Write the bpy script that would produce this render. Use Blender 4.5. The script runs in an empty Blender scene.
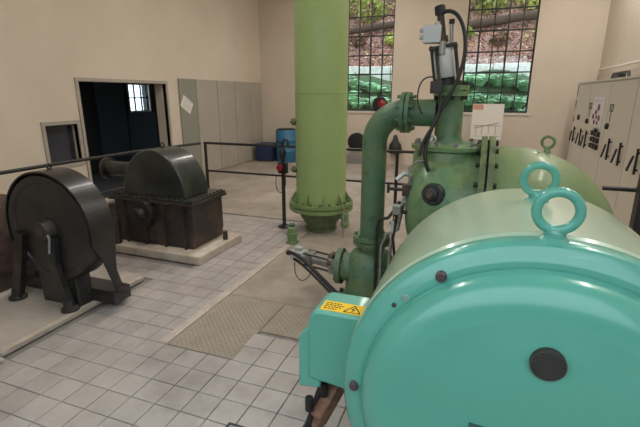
import bpy, bmesh, math, random
from mathutils import Vector, Matrix

random.seed(11)
S = bpy.context.scene
COL = S.collection
PI = math.pi

# ------------------------------------------------------------------ camera
CAM_H = 1.70
cam_d = bpy.data.cameras.new('camera')
cam_d.lens = 24.0
cam_d.sensor_width = 36.0
cam_d.clip_start = 0.01
cam = bpy.data.objects.new('camera', cam_d)
COL.objects.link(cam)
cam.location = (0, 0, CAM_H)
cam.rotation_euler = (math.radians(90 - 15.6), 0, math.radians(20.3))
S.camera = cam

# ------------------------------------------------------------------ world: even overcast daylight
w = bpy.data.worlds.new('overcast_sky')
S.world = w
w.use_nodes = True
bg = w.node_tree.nodes['Background']
bg.inputs[0].default_value = (0.80, 0.90, 1.0, 1)
bg.inputs[1].default_value = 3.2

S.view_settings.view_transform = 'Standard'
S.view_settings.look = 'None'
S.view_settings.gamma = 1.0
S.view_settings.use_curve_mapping = False
S.view_settings.exposure = 0.0

LAMP_POWER = 46.0
LAMP_COLOR = (1.0, 0.94, 0.87)

# ------------------------------------------------------------------ materials
MATS = {}


def mat(name, col, rough=0.6, metal=0.0, col2=None, scale=6.0, lo=0.4, hi=0.65, bump=0.0, bscale=40.0,
        coat=0.0, rnd=0.0, col3=None, scale3=2.0, lo3=0.5, hi3=0.7, spec=0.5):
    m = bpy.data.materials.new(name)
    m.use_nodes = True
    nt = m.node_tree
    b = nt.nodes['Principled BSDF']
    b.inputs['Roughness'].default_value = rough
    b.inputs['Metallic'].default_value = metal
    b.inputs['Coat Weight'].default_value = coat
    b.inputs['Coat Roughness'].default_value = 0.08
    b.inputs['Specular IOR Level'].default_value = spec
    tc = nt.nodes.new('ShaderNodeTexCoord')
    geo = nt.nodes.new('ShaderNodeNewGeometry')
    cur = None
    rgb = nt.nodes.new('ShaderNodeRGB')
    rgb.outputs[0].default_value = (*col, 1)
    cur = rgb.outputs[0]

    def layer(cur, c, sc, l, h, detail=6.0):
        n = nt.nodes.new('ShaderNodeTexNoise')
        n.inputs['Scale'].default_value = sc
        n.inputs['Detail'].default_value = detail
        n.inputs['Roughness'].default_value = 0.65
        nt.links.new(geo.outputs['Position'], n.inputs['Vector'])
        r = nt.nodes.new('ShaderNodeMapRange')
        r.inputs[1].default_value = l
        r.inputs[2].default_value = h
        nt.links.new(n.outputs['Fac'], r.inputs[0])
        mx = nt.nodes.new('ShaderNodeMix')
        mx.data_type = 'RGBA'
        nt.links.new(r.outputs[0], mx.inputs[0])
        nt.links.new(cur, mx.inputs[6])
        mx.inputs[7].default_value = (*c, 1)
        return mx.outputs[2]
    if col2:
        cur = layer(cur, col2, scale, lo, hi)
    if col3:
        cur = layer(cur, col3, scale3, lo3, hi3)
    if rnd:
        oi = nt.nodes.new('ShaderNodeObjectInfo')
        r = nt.nodes.new('ShaderNodeMapRange')
        r.inputs[3].default_value = 1 - rnd
        r.inputs[4].default_value = 1 + rnd
        nt.links.new(oi.outputs['Random'], r.inputs[0])
        h = nt.nodes.new('ShaderNodeHueSaturation')
        nt.links.new(r.outputs[0], h.inputs['Value'])
        nt.links.new(cur, h.inputs['Color'])
        cur = h.outputs[0]
    nt.links.new(cur, b.inputs['Base Color'])
    if bump:
        n = nt.nodes.new('ShaderNodeTexNoise')
        n.inputs['Scale'].default_value = bscale
        n.inputs['Detail'].default_value = 4
        nt.links.new(geo.outputs['Position'], n.inputs['Vector'])
        bp = nt.nodes.new('ShaderNodeBump')
        bp.inputs['Strength'].default_value = bump
        bp.inputs['Distance'].default_value = 0.01
        nt.links.new(n.outputs['Fac'], bp.inputs['Height'])
        nt.links.new(bp.outputs[0], b.inputs['Normal'])
    MATS[name] = m
    return m


def glass_mat(name, tint=(0.93, 0.96, 0.95)):
    """thin pane: clear, with the mirror reflection of window glass (both faces) by angle"""
    m = bpy.data.materials.new(name)
    m.use_nodes = True
    nt = m.node_tree
    nt.nodes.remove(nt.nodes['Principled BSDF'])
    out = nt.nodes['Material Output']
    tr = nt.nodes.new('ShaderNodeBsdfTransparent')
    tr.inputs[0].default_value = (*tint, 1)
    gl = nt.nodes.new('ShaderNodeBsdfGlossy')
    gl.inputs['Roughness'].default_value = 0.0
    gl.inputs['Color'].default_value = (1, 1, 1, 1)
    fr = nt.nodes.new('ShaderNodeFresnel')
    gg = nt.nodes.new('ShaderNodeNewGeometry')
    io = nt.nodes.new('ShaderNodeMapRange')      # same glass from either side
    io.inputs[3].default_value = 1.5
    io.inputs[4].default_value = 1 / 1.5
    nt.links.new(gg.outputs['Backfacing'], io.inputs[0])
    nt.links.new(io.outputs[0], fr.inputs[0])
    ml = nt.nodes.new('ShaderNodeMath')
    ml.operation = 'MULTIPLY'
    ml.inputs[1].default_value = 1.0
    ml.use_clamp = True
    mx = nt.nodes.new('ShaderNodeMixShader')
    nt.links.new(fr.outputs[0], ml.inputs[0])
    nt.links.new(ml.outputs[0], mx.inputs[0])
    nt.links.new(tr.outputs[0], mx.inputs[1])
    nt.links.new(gl.outputs[0], mx.inputs[2])
    nt.links.new(mx.outputs[0], out.inputs[0])
    MATS[name] = m
    return m


def emit_mat(name, col, strength):
    m = bpy.data.materials.new(name)
    m.use_nodes = True
    b = m.node_tree.nodes['Principled BSDF']
    b.inputs['Base Color'].default_value = (*col, 1)
    b.inputs['Emission Color'].default_value = (*col, 1)
    b.inputs['Emission Strength'].default_value = strength
    MATS[name] = m
    return m


mat('wall_plaster', (0.66, 0.58, 0.485), 0.9, col2=(0.61, 0.53, 0.44), scale=0.7, bump=0.08, bscale=60)
mat('ceiling_paint', (0.66, 0.62, 0.56), 0.9)
mat('grout', (0.20, 0.18, 0.17), 0.9, col2=(0.29, 0.265, 0.245), scale=5)
mat('tile', (0.42, 0.385, 0.37), 0.42, col2=(0.32, 0.285, 0.27), scale=3.5, col3=(0.47, 0.42, 0.375), scale3=1.1, lo3=0.5, hi3=0.75, rnd=0.05, bump=0.06, bscale=30)
mat('concrete', (0.37, 0.315, 0.265), 0.6, col2=(0.29, 0.24, 0.195), scale=3, col3=(0.45, 0.39, 0.34), scale3=1.3, bump=0.12, bscale=25)
mat('slab_concrete', (0.46, 0.415, 0.37), 0.8, col2=(0.38, 0.335, 0.29), scale=4, bump=0.1, bscale=30)
mat('plinth_concrete', (0.56, 0.49, 0.415), 0.85, col2=(0.42, 0.35, 0.28), scale=7, bump=0.15, bscale=25)
mat('worn_strip', (0.52, 0.455, 0.40), 0.6, col2=(0.40, 0.34, 0.29), scale=6)
mat('plate_steel', (0.27, 0.235, 0.195), 0.6, 0.1, col2=(0.34, 0.285, 0.225), scale=5)
mat('plate_worn', (0.46, 0.41, 0.345), 0.5, 0.2, col2=(0.38, 0.32, 0.26), scale=7)
mat('frame_iron', (0.03, 0.032, 0.035), 0.55)
mat('sill_paint', (0.66, 0.62, 0.57), 0.6)
glass_mat('window_glass')
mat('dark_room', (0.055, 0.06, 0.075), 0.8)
mat('dark_glass', (0.03, 0.035, 0.05), 0.15, coat=0.4)
mat('door_blue', (0.09, 0.13, 0.17), 0.5)
mat('panel_grey', (0.41, 0.375, 0.32), 0.6, col2=(0.37, 0.335, 0.285), scale=1.5, rnd=0.05)
mat('panel_sage', (0.27, 0.27, 0.225), 0.6)
mat('penstock_green', (0.31, 0.43, 0.17), 0.36, col2=(0.275, 0.395, 0.155), scale=2.5, coat=0.15)
mat('flange_green', (0.15, 0.215, 0.085), 0.5, col2=(0.21, 0.30, 0.11), scale=7, bump=0.1)
mat('penstock_foot', (0.10, 0.125, 0.06), 0.7, col2=(0.17, 0.20, 0.10), scale=9, bump=0.2)
mat('pipe_green', (0.085, 0.175, 0.10), 0.45, col2=(0.145, 0.205, 0.095), scale=6, col3=(0.045, 0.07, 0.04), scale3=11, lo3=0.53, hi3=0.72, bump=0.12, bscale=30)
mat('flange_dirty', (0.085, 0.12, 0.055), 0.55, col2=(0.15, 0.21, 0.08), scale=9, col3=(0.03, 0.035, 0.022), scale3=12, lo3=0.5, hi3=0.7)
mat('elbow_green', (0.15, 0.235, 0.105), 0.45, col2=(0.195, 0.265, 0.12), scale=4, col3=(0.08, 0.14, 0.06), scale3=26, lo3=0.66, hi3=0.74, coat=0.1)
mat('casing_green', (0.10, 0.225, 0.115), 0.42, col2=(0.19, 0.26, 0.105), scale=3.5, col3=(0.06, 0.11, 0.06), scale3=9, lo3=0.50, hi3=0.74, coat=0.1, bump=0.05)
mat('turquoise', (0.115, 0.405, 0.32), 0.24, col2=(0.108, 0.385, 0.305), scale=2, coat=0.35)
mat('barrel_sage', (0.40, 0.53, 0.40), 0.26, col2=(0.43, 0.52, 0.375), scale=2, coat=0.4)
mat('turquoise_box', (0.12, 0.40, 0.32), 0.38, coat=0.15)
mat('bolt_brown', (0.115, 0.075, 0.085), 0.45, 0.4)
mat('bolt_dark', (0.045, 0.05, 0.045), 0.5, 0.5)
mat('bolt_pale', (0.25, 0.42, 0.36), 0.4, 0.3)
mat('grille_dark', (0.045, 0.04, 0.036), 0.65)
mat('plate_dark', (0.05, 0.10, 0.10), 0.4)
mat('yellow_label', (0.90, 0.56, 0.015), 0.5)
mat('ink', (0.02, 0.018, 0.012), 0.6)
mat('black_paint', (0.016, 0.018, 0.02), 0.38, col2=(0.035, 0.03, 0.028), scale=5, coat=0.15)
mat('black_guard', (0.022, 0.023, 0.026), 0.34, 0.2, col2=(0.075, 0.058, 0.042), scale=3.5, lo=0.5, hi=0.8, coat=0.1)
mat('hood_black', (0.016, 0.02, 0.018), 0.34, col2=(0.04, 0.045, 0.04), scale=4, coat=0.2)
mat('old_iron', (0.05, 0.042, 0.042), 0.45, 0.3, col2=(0.14, 0.09, 0.06), scale=6, lo=0.45, hi=0.75)
mat('copper_brown', (0.13, 0.075, 0.055), 0.55, 0.2, col2=(0.06, 0.045, 0.05), scale=14)
mat('rail_black', (0.022, 0.022, 0.024), 0.45, 0.2)
mat('rubber', (0.012, 0.012, 0.013), 0.5)
mat('steel_grey', (0.40, 0.40, 0.39), 0.35, 0.6, col2=(0.30, 0.30, 0.29), scale=20)
mat('alu_block', (0.52, 0.53, 0.53), 0.4, 0.3)
mat('cylinder_white', (0.66, 0.65, 0.64), 0.3)
mat('red_plastic', (0.28, 0.015, 0.022), 0.35)
mat('rust', (0.17, 0.075, 0.045), 0.8, col2=(0.28, 0.15, 0.10), scale=22, bump=0.2)
mat('cabinet_paint', (0.63, 0.58, 0.50), 0.5, rnd=0.02)
mat('cabinet_edge', (0.64, 0.61, 0.56), 0.5)
mat('white_panel', (0.72, 0.70, 0.72), 0.5)
mat('purple_dot', (0.20, 0.05, 0.11), 0.4)
mat('paper', (0.78, 0.75, 0.70), 0.8)
mat('paper_red', (0.62, 0.33, 0.24), 0.8)
mat('paper_ink', (0.45, 0.37, 0.28), 0.8)
mat('blue_drum', (0.03, 0.16, 0.30), 0.4)
mat('navy_box', (0.02, 0.035, 0.10), 0.5)
mat('leaf_soil', (0.30, 0.17, 0.14), 0.95, col2=(0.20, 0.12, 0.09), scale=1.5)
mat('moss', (0.04, 0.11, 0.045), 0.9, col2=(0.10, 0.10, 0.06), scale=4)
mat('leaf_red', (0.50, 0.23, 0.20), 0.8, rnd=0.2)
mat('leaf_tan', (0.62, 0.44, 0.36), 0.8)
mat('leaf_dark', (0.20, 0.09, 0.07), 0.8)
mat('leaf_yellow', (0.55, 0.42, 0.12), 0.8)
mat('fern_green', (0.26, 0.50, 0.27), 0.6, col2=(0.46, 0.68, 0.46), scale=5, rnd=0.3)
mat('bush_green', (0.26, 0.33, 0.06), 0.7, col2=(0.42, 0.42, 0.10), scale=2, rnd=0.3)
mat('brush_brown', (0.16, 0.09, 0.05), 0.9)
mat('bark', (0.06, 0.035, 0.022), 0.95, bump=0.5, bscale=12)
mat('stone_white', (0.78, 0.77, 0.74), 0.8, col2=(0.55, 0.55, 0.5), scale=5)
mat('gravel', (0.32, 0.31, 0.30), 0.95, col2=(0.24, 0.23, 0.22), scale=30)
mat('house_wall', (0.46, 0.40, 0.34), 0.9)
mat('roof_tile', (0.26, 0.13, 0.10), 0.8)
mat('shed_wood', (0.02, 0.018, 0.016), 0.9)
mat('pine_green', (0.035, 0.055, 0.025), 0.8, col2=(0.06, 0.07, 0.03), scale=2)
mat('lamp_housing', (0.6, 0.6, 0.58), 0.5)
emit_mat('lamp_tube', (1.0, 0.93, 0.84), 6.0)


# ------------------------------------------------------------------ mesh builder
def frame_of(d):
    d = Vector(d).normalized()
    a = Vector((0, 0, 1)) if abs(d.z) < 0.95 else Vector((1, 0, 0))
    u = d.cross(a).normalized()
    return d, u, d.cross(u).normalized()


class MB:
    def __init__(self):
        self.v = []
        self.f = []
        self.mi = []

    def _add(self, vs, fs, mi=0):
        o = len(self.v)
        self.v += [tuple(p) for p in vs]
        self.f += [tuple(i + o for i in f) for f in fs]
        self.mi += [mi] * len(fs)
        return self

    def box(self, x0, x1, y0, y1, z0, z1, mi=0):
        vs = [(x, y, z) for z in (z0, z1) for y in (y0, y1) for x in (x0, x1)]
        fs = [(0, 2, 3, 1), (4, 5, 7, 6), (0, 1, 5, 4), (2, 6, 7, 3), (0, 4, 6, 2), (1, 3, 7, 5)]
        return self._add(vs, fs, mi)

    def bar(self, a, b, wd, ht, mi=0, upv=(0, 0, 1)):
        a, b = Vector(a), Vector(b)
        d = (b - a).normalized()
        s = d.cross(Vector(upv))
        if s.length < 1e-4:
            s = Vector((1, 0, 0))
        s.normalize()
        u = s.cross(d)
        vs = []
        for p in (a, b):
            for i, j in ((-1, -1), (1, -1), (1, 1), (-1, 1)):
                vs.append(p + s * (i * wd / 2) + u * (j * ht / 2))
        fs = [(0, 3, 2, 1), (4, 5, 6, 7)] + [(i, (i + 1) % 4, 4 + (i + 1) % 4, 4 + i) for i in range(4)]
        return self._add(vs, fs, mi)

    def lathe(self, o, d, prof, n=32, cap0=True, cap1=True, mi=0, a0=0.0, a1=2 * PI):
        """prof: (t along axis, radius)"""
        o = Vector(o)
        d, u, w_ = frame_of(d)
        full = abs(a1 - a0) > 6.28
        m = n if full else n + 1
        vs, fs = [], []
        for t, r in prof:
            for k in range(m):
                a = a0 + (a1 - a0) * k / n
                vs.append(o + d * t + (u * math.cos(a) + w_ * math.sin(a)) * max(r, 1e-4))
        for i in range(len(prof) - 1):
            for k in range(n):
                k2 = (k + 1) % m
                fs.append((i * m + k, i * m + k2, (i + 1) * m + k2, (i + 1) * m + k))
        if full:
            if cap0 and prof[0][1] > 1e-3:
                fs.append(tuple(range(m))[::-1])
            if cap1 and prof[-1][1] > 1e-3:
                fs.append(tuple((len(prof) - 1) * m + k for k in range(m)))
        return self._add(vs, fs, mi)

    def cyl(self, a, b, r, r2=None, n=20, mi=0):
        a, b = Vector(a), Vector(b)
        L = (b - a).length
        return self.lathe(a, b - a, [(0, r), (L, r if r2 is None else r2)], n, mi=mi)

    def tube(self, pts, r, n=10, mi=0, cap=True, rs=None):
        pts = [Vector(p) for p in pts]
        vs, fs = [], []
        prev = None
        for i, p in enumerate(pts):
            t = (pts[min(i + 1, len(pts) - 1)] - pts[max(i - 1, 0)]).normalized()
            if prev is None:
                _, u, _w = frame_of(t)
            else:
                u = (prev - t * prev.dot(t)).normalized()
            prev = u
            w_ = t.cross(u)
            rr = rs[i] if rs else r
            for k in range(n):
                a = 2 * PI * k / n
                vs.append(p + (u * math.cos(a) + w_ * math.sin(a)) * rr)
        for i in range(len(pts) - 1):
            for k in range(n):
                k2 = (k + 1) % n
                fs.append((i * n + k, i * n + k2, (i + 1) * n + k2, (i + 1) * n + k))
        if cap:
            fs.append(tuple(range(n))[::-1])
            fs.append(tuple((len(pts) - 1) * n + k for k in range(n)))
        return self._add(vs, fs, mi)

    def torus(self, c, d, R, r, n=36, m=14, mi=0):
        c = Vector(c)
        d, u, w_ = frame_of(d)
        vs, fs = [], []
        for i in range(n):
            a = 2 * PI * i / n
            e = u * math.cos(a) + w_ * math.sin(a)
            for j in range(m):
                b = 2 * PI * j / m
                vs.append(c + e * (R + r * math.cos(b)) + d * (r * math.sin(b)))
        for i in range(n):
            for j in range(m):
                i2, j2 = (i + 1) % n, (j + 1) % m
                fs.append((i * m + j, i2 * m + j, i2 * m + j2, i * m + j2))
        return self._add(vs, fs, mi)

    def sphere(self, c, r, sx=1, sy=1, sz=1, n=16, m=10, mi=0):
        c = Vector(c)
        vs, fs = [], []
        for i in range(m + 1):
            t = PI * i / m
            for k in range(n):
                a = 2 * PI * k / n
                vs.append(c + Vector((r * sx * math.sin(t) * math.cos(a), r * sy * math.sin(t) * math.sin(a), r * sz * math.cos(t))))
        for i in range(m):
            for k in range(n):
                k2 = (k + 1) % n
                fs.append((i * n + k, (i + 1) * n + k, (i + 1) * n + k2, i * n + k2))
        return self._add(vs, fs, mi)

    def prism(self, poly, axis, a, b, mi=0):
        """poly of 2D points extruded along axis ('x': pts are y,z; 'y': x,z; 'z': x,y)"""
        def P(p, t):
            return {'x': (t, p[0], p[1]), 'y': (p[0], t, p[1]), 'z': (p[0], p[1], t)}[axis]
        n = len(poly)
        vs = [P(p, a) for p in poly] + [P(p, b) for p in poly]
        fs = [tuple(range(n)), tuple(range(n, 2 * n))[::-1]] + [(i, n + i, n + (i + 1) % n, (i + 1) % n) for i in range(n)]
        return self._add(vs, fs, mi)

    def bolts(self, c, d, R, cnt, r, h, a0=0.0, mi=0, n=6):
        c = Vector(c)
        d, u, w_ = frame_of(d)
        for k in range(cnt):
            a = a0 + 2 * PI * k / cnt
            p = c + (u * math.cos(a) + w_ * math.sin(a)) * R
            self.cyl(p - d * h / 2, p + d * h / 2, r, n=n, mi=mi)
        return self

    def mesh(self, name, mats, smooth=True, angle=38, merge=False):
        me = bpy.data.meshes.new(name)
        me.from_pydata(self.v, [], self.f)
        bm = bmesh.new()
        bm.from_mesh(me)
        if merge:
            bmesh.ops.remove_doubles(bm, verts=bm.verts, dist=1e-5)
        bmesh.ops.recalc_face_normals(bm, faces=bm.faces)
        bm.to_mesh(me)
        bm.free()
        if not isinstance(mats, (list, tuple)):
            mats = [mats]
        for x in mats:
            me.materials.append(MATS[x])
        if len(me.polygons) == len(self.mi):
            me.polygons.foreach_set('material_index', self.mi)
        if smooth:
            me.polygons.foreach_set('use_smooth', [True] * len(me.polygons))
            me.set_sharp_from_angle(angle=math.radians(angle))
        me.update()
        return me

    def build(self, name, mats, parent=None, smooth=True, angle=38, bevel=0.0, loc=None):
        me = self.mesh(name, mats, smooth, angle)
        o = bpy.data.objects.new(name, me)
        COL.objects.link(o)
        if loc is not None:
            o.location = loc
        if parent:
            o.parent = parent
            if loc is None:
                o.matrix_parent_inverse = parent_inv(parent)
        if bevel:
            md = o.modifiers.new('bevel', 'BEVEL')
            md.width = bevel
            md.segments = 2
            md.limit_method = 'ANGLE'
            md.angle_limit = math.radians(40)
        return o


def world_of(o):
    m = o.matrix_basis
    if o.parent:
        m = world_of(o.parent) @ o.matrix_parent_inverse @ m
    return m


def parent_inv(p):
    return world_of(p).inverted()


def tag(o, label=None, cat=None, group=None, kind=None):
    if label:
        o['label'] = label
    if cat:
        o['category'] = cat
    if group:
        o['group'] = group
    if kind:
        o['kind'] = kind
    return o


def thing(name, loc, label, cat, group=None):
    o = bpy.data.objects.new(name, None)
    o.empty_display_size = 0.1
    COL.objects.link(o)
    o.location = loc
    tag(o, label, cat, group)
    return o


def struct(o, label=None, cat=None):
    return tag(o, label, cat, None, 'structure')


def arc(c, p, q, a0, a1, n):
    """points c + p*cos + q*sin"""
    c, p, q = Vector(c), Vector(p), Vector(q)
    return [c + p * math.cos(a0 + (a1 - a0) * i / n) + q * math.sin(a0 + (a1 - a0) * i / n) for i in range(n + 1)]


def bez(p0, p1, p2, p3, n=16):
    p0, p1, p2, p3 = map(Vector, (p0, p1, p2, p3))
    r = []
    for i in range(n + 1):
        t = i / n
        s = 1 - t
        r.append(p0 * s ** 3 + p1 * 3 * s * s * t + p2 * 3 * s * t * t + p3 * t ** 3)
    return r


def bolt_objs(parent, name, m, pts, d, r, h, n=6):
    """one hexagonal bolt per point, all sharing one mesh"""
    d = Vector(d).normalized()
    me = MB().cyl(-d * h / 2, d * h / 2, r, n=n).mesh(name, m, smooth=False)
    for p in pts:
        o = bpy.data.objects.new(name, me)
        COL.objects.link(o)
        o.parent = parent
        o.matrix_parent_inverse = parent_inv(parent)
        o.location = p


def ring_pts(c, d, R, cnt, a0=0.0):
    c = Vector(c)
    d, u, w_ = frame_of(d)
    return [c + (u * math.cos(a0 + 2 * PI * k / cnt) + w_ * math.sin(a0 + 2 * PI * k / cnt)) * R for k in range(cnt)]


# ================================================================== ROOM SHELL
XL, XR, YB, YF, ZC = -5.65, 2.19, 10.7, 0.05, 4.6
T = 0.25

# floor: dark bed under the tiles, slabs and plates as children
fl = struct(MB().box(XL - T, XR + T, YF - T, YB + T, -0.20, -0.014).build('floor', 'grout', smooth=False),
            'powerhouse floor of grey tiles, worn concrete and steel chequer plate', 'floor')
LX = -1.94            # long joint between tiles and concrete
TS = 0.172            # tile pitch
Y0T = 2.116
# concrete on the turbine side and at the back
MB().box(LX + 0.004, XR, 2.96, YB, -0.014, 0.0).build('concrete_field', 'concrete', fl, smooth=False)
MB().box(-0.86, XR, 2.50, 2.957, -0.014, 0.0).build('concrete_field', 'concrete', fl, smooth=False)
MB().box(XL, LX - 0.004, 5.25, YB, -0.014, 0.0).build('concrete_field', 'concrete', fl, smooth=False)
MB().box(XL, -3.93, 2.97, 5.246, -0.014, 0.0).build('concrete_field', 'concrete', fl, smooth=False)
MB().box(-0.05, XR, YF, 2.496, -0.014, 0.0).build('concrete_field', 'concrete', fl, smooth=False)
# worn pale strip along the joint
MB().box(LX - 0.075, LX - 0.004, 2.13, 5.24, -0.014, 0.002).build('kerb_strip', 'worn_strip', fl, smooth=False)
# chequer plate with raised diamonds
MB().box(LX + 0.004, -1.405, 2.12, 2.955, -0.014, 0.0).build('chequer_plate', 'plate_steel', fl, smooth=False)
MB().box(-1.40, -0.865, 2.50, 2.955, -0.014, 0.0).build('chequer_plate', 'plate_steel', fl, smooth=False)
d = MB()
i = 0
y = 2.14
while y < 2.94:
    x = LX + 0.025 + (0.0 if i % 2 else 0.0225)
    j = 0
    while x < -0.88:
        ok = x < -1.425 or (y > 2.52 and x > -1.38)
        if ok:
            sgn = 1 if i % 2 else -1
            L = Vector((0.014, 0.010 * sgn, 0))
            s = Vector((-0.010 * sgn, 0.014, 0)) * 0.36
            p = Vector((x, y, 0))
            d._add([p - L, p - s, p + L, p + s, p + Vector((0, 0, 0.004))], [(0, 1, 4), (1, 2, 4), (2, 3, 4), (3, 0, 4)])
        x += 0.045
        j += 1
    y += 0.0225
    i += 1
tag(d.build('tread_diamonds', 'plate_worn', fl, smooth=False), kind='stuff')

# tiles
g = 0.0028
tm = MB()
e = 0.004
hx = TS / 2 - g
vs = [(-hx, -hx, -0.014), (hx, -hx, -0.014), (hx, hx, -0.014), (-hx, hx, -0.014),
      (-hx, -hx, -0.002), (hx, -hx, -0.002), (hx, hx, -0.002), (-hx, hx, -0.002),
      (-hx + e, -hx + e, 0), (hx - e, -hx + e, 0), (hx - e, hx - e, 0), (-hx + e, hx - e, 0)]
tm._add(vs, [(8, 9, 10, 11)] + [(4 + k, 4 + (k + 1) % 4, 8 + (k + 1) % 4, 8 + k) for k in range(4)] + [(k, (k + 1) % 4, 4 + (k + 1) % 4, 4 + k) for k in range(4)])
tile_me = tm.mesh('floor_tile', 'tile', smooth=False)
spots = []
nx0 = 0
for r in range(-10, 19):
    for c in range(-24, 12):
        x = LX + (c + 0.5) * TS
        y = Y0T + (r + 0.5) * TS
        if y > 5.2 or y < 0.42:
            continue
        if x > LX:                      # turbine side: tiles only in front of the plate
            if x > -0.12:
                continue
            if y > Y0T and x < -1.40:
                continue
            if y > 2.50:
                continue
        else:
            if y > Y0T and x > LX - 0.08:
                pass
            if y > 1.60 and y < 2.99 and x < -2.84:
                continue
            if y > 3.38 and y < 4.25 and x < -2.56:
                continue
            if x < -3.92:
                continue
        spots.append((x, y))
cw = cam.location
rx = math.radians(15.6)
yw = math.radians(20.3)
fwd = Vector((-math.sin(yw) * math.cos(rx), math.cos(yw) * math.cos(rx), -math.sin(rx)))
rgt = Vector((math.cos(yw), math.sin(yw), 0))
upv = rgt.cross(fwd)


def seen(p, mx=360, my=240):
    v = Vector(p) - cw
    k = v.dot(fwd)
    return k > 0.1 and abs(426.7 * v.dot(rgt) / k) < mx and abs(426.7 * v.dot(upv) / k) < my


def depth(p):
    return (Vector(p) - cw).length


near = sorted([s for s in spots if seen((s[0], s[1], 0))], key=lambda s: depth((s[0], s[1], 0)))[:298]
nearset = set(near)
rest = MB()
for (x, y) in spots:
    if (x, y) in nearset:
        o = bpy.data.objects.new('floor_tile', tile_me)
        COL.objects.link(o)
        o.parent = fl
        o.location = (x, y, random.uniform(-0.0008, 0.0006))
    else:
        rest._add([(x + a, y + b, c) for a, b, c in vs], [(8, 9, 10, 11)] + [(4 + k, 4 + (k + 1) % 4, 8 + (k + 1) % 4, 8 + k) for k in range(4)])
tag(rest.build('floor_tiles', 'tile', fl, smooth=False), kind='stuff')
# drain cover
dr = MB()
dr.box(-1.12, -0.90, 1.40, 1.412, 0.0, 0.004).box(-1.12, -0.90, 1.608, 1.62, 0.0, 0.004).box(-1.12, -1.108, 1.412, 1.608, 0.0, 0.004).box(-0.912, -0.90, 1.412, 1.608, 0.0, 0.004)
dr.build('drain_frame', 'frame_iron', fl, smooth=False)

# ceiling
struct(MB().box(XL - T, XR + T, YF - T, YB + T, ZC, ZC + 0.2).build('ceiling', 'ceiling_paint', smooth=False))


def wall_with_holes(name, axis, t0, t1, a0, a1, z0, z1, holes, m='wall_plaster'):
    """wall slab t0..t1 thick, a0..a1 long; holes (a,b,za,zb)"""
    mb = MB()

    def bx(p, q, za, zb):
        if q - p < 1e-4 or zb - za < 1e-4:
            return
        if axis == 'x':
            mb.box(p, q, t0, t1, za, zb)
        else:
            mb.box(t0, t1, p, q, za, zb)
    cur = a0
    for (p, q, za, zb) in sorted(holes):
        bx(cur, p, z0, z1)
        bx(p, q, z0, za)
        bx(p, q, zb, z1)
        cur = q
    bx(cur, a1, z0, z1)
    return struct(mb.build(name, m, smooth=False))


WZ0, WZ1 = 1.30, 3.92
WIN = [(-3.53, -2.10), (-0.495, 0.935)]
wb = wall_with_holes('wall_back', 'x', YB, YB + T, XL, XR, -0.2, ZC, [(a, b, WZ0, WZ1) for a, b in WIN])
DY0, DY1, DZ = 4.94, 6.86, 1.89
SY0, SY1, SZ0, SZ1 = 4.30, 4.82, 0.72, 1.28
wl = wall_with_holes('wall_left', 'y', XL - T, XL, YF - T, YB + T, -0.2, ZC, [(DY0, DY1, -0.01, DZ), (SY0, SY1, SZ0, SZ1)])
wr = wall_with_holes('wall_right', 'y', XR, XR + T, YF - T, YB + T, -0.2, ZC, [])
FX0, FX1, FZ0, FZ1 = -2.4, 1.7, 0.55, 3.4
wf = wall_with_holes('wall_front', 'x', YF - 0.2, YF, XL, XR, -0.2, ZC, [(FX0, FX1, FZ0, FZ1)])

# windows in the back wall: sill, iron bars, every pane of its own
NC, NR = 5, 6
for n, (a, b) in enumerate(WIN):
    wo = MB()
    wo.box(a, b, YB + 0.08, YB + 0.12, WZ0, WZ0 + 0.035).box(a, b, YB + 0.08, YB + 0.12, WZ1 - 0.035, WZ1)
    wo.box(a, a + 0.035, YB + 0.08, YB + 0.12, WZ0 + 0.035, WZ1 - 0.035).box(b - 0.035, b, YB + 0.08, YB + 0.12, WZ0 + 0.035, WZ1 - 0.035)
    win = struct(wo.build('window_%d' % (n + 1), 'frame_iron', smooth=False),
                 ['tall iron-barred window beside the light green upright pipe', 'tall iron-barred window behind the hydraulic cylinder'][n], 'window')
    cw_ = (b - a) / NC
    rh = (WZ1 - WZ0) / NR
    for i in range(1, NC):
        MB().box(a + i * cw_ - 0.013, a + i * cw_ + 0.013, YB + 0.08, YB + 0.118, WZ0 + 0.035, WZ1 - 0.035).build('glazing_bar', 'frame_iron', win, smooth=False)
    for j in range(1, NR):
        MB().box(a + 0.035, b - 0.035, YB + 0.075, YB + 0.12, WZ0 + j * rh - 0.014, WZ0 + j * rh + 0.014).build('glazing_bar', 'frame_iron', win, smooth=False)
    # opening vent sash: two by two panes with a heavier frame
    c0 = 1
    va, vb, vz0, vz1 = a + c0 * cw_, a + (c0 + 2) * cw_, WZ0 + 2 * rh, WZ0 + 4 * rh
    sm = MB()
    sm.box(va - 0.02, vb + 0.02, YB + 0.055, YB + 0.075, vz0 - 0.02, vz0 + 0.02).box(va - 0.02, vb + 0.02, YB + 0.055, YB + 0.075, vz1 - 0.02, vz1 + 0.02)
    sm.box(va - 0.02, va + 0.02, YB + 0.055, YB + 0.075, vz0 + 0.02, vz1 - 0.02).box(vb - 0.02, vb + 0.02, YB + 0.055, YB + 0.075, vz0 + 0.02, vz1 - 0.02)
    sm.build('vent_sash', 'frame_iron', win, smooth=False)
    for i in range(NC):
        for j in range(NR):
            MB().box(a + i * cw_ + 0.013, a + (i + 1) * cw_ - 0.013, YB + 0.098, YB + 0.102, WZ0 + j * rh + 0.014, WZ0 + (j + 1) * rh - 0.014).build('pane', 'window_glass', win, smooth=False)
    MB().box(a - 0.05, b + 0.05, YB - 0.03, YB + 0.08, WZ0 - 0.05, WZ0).build('window_sill', 'sill_paint', win, smooth=False)

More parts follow.
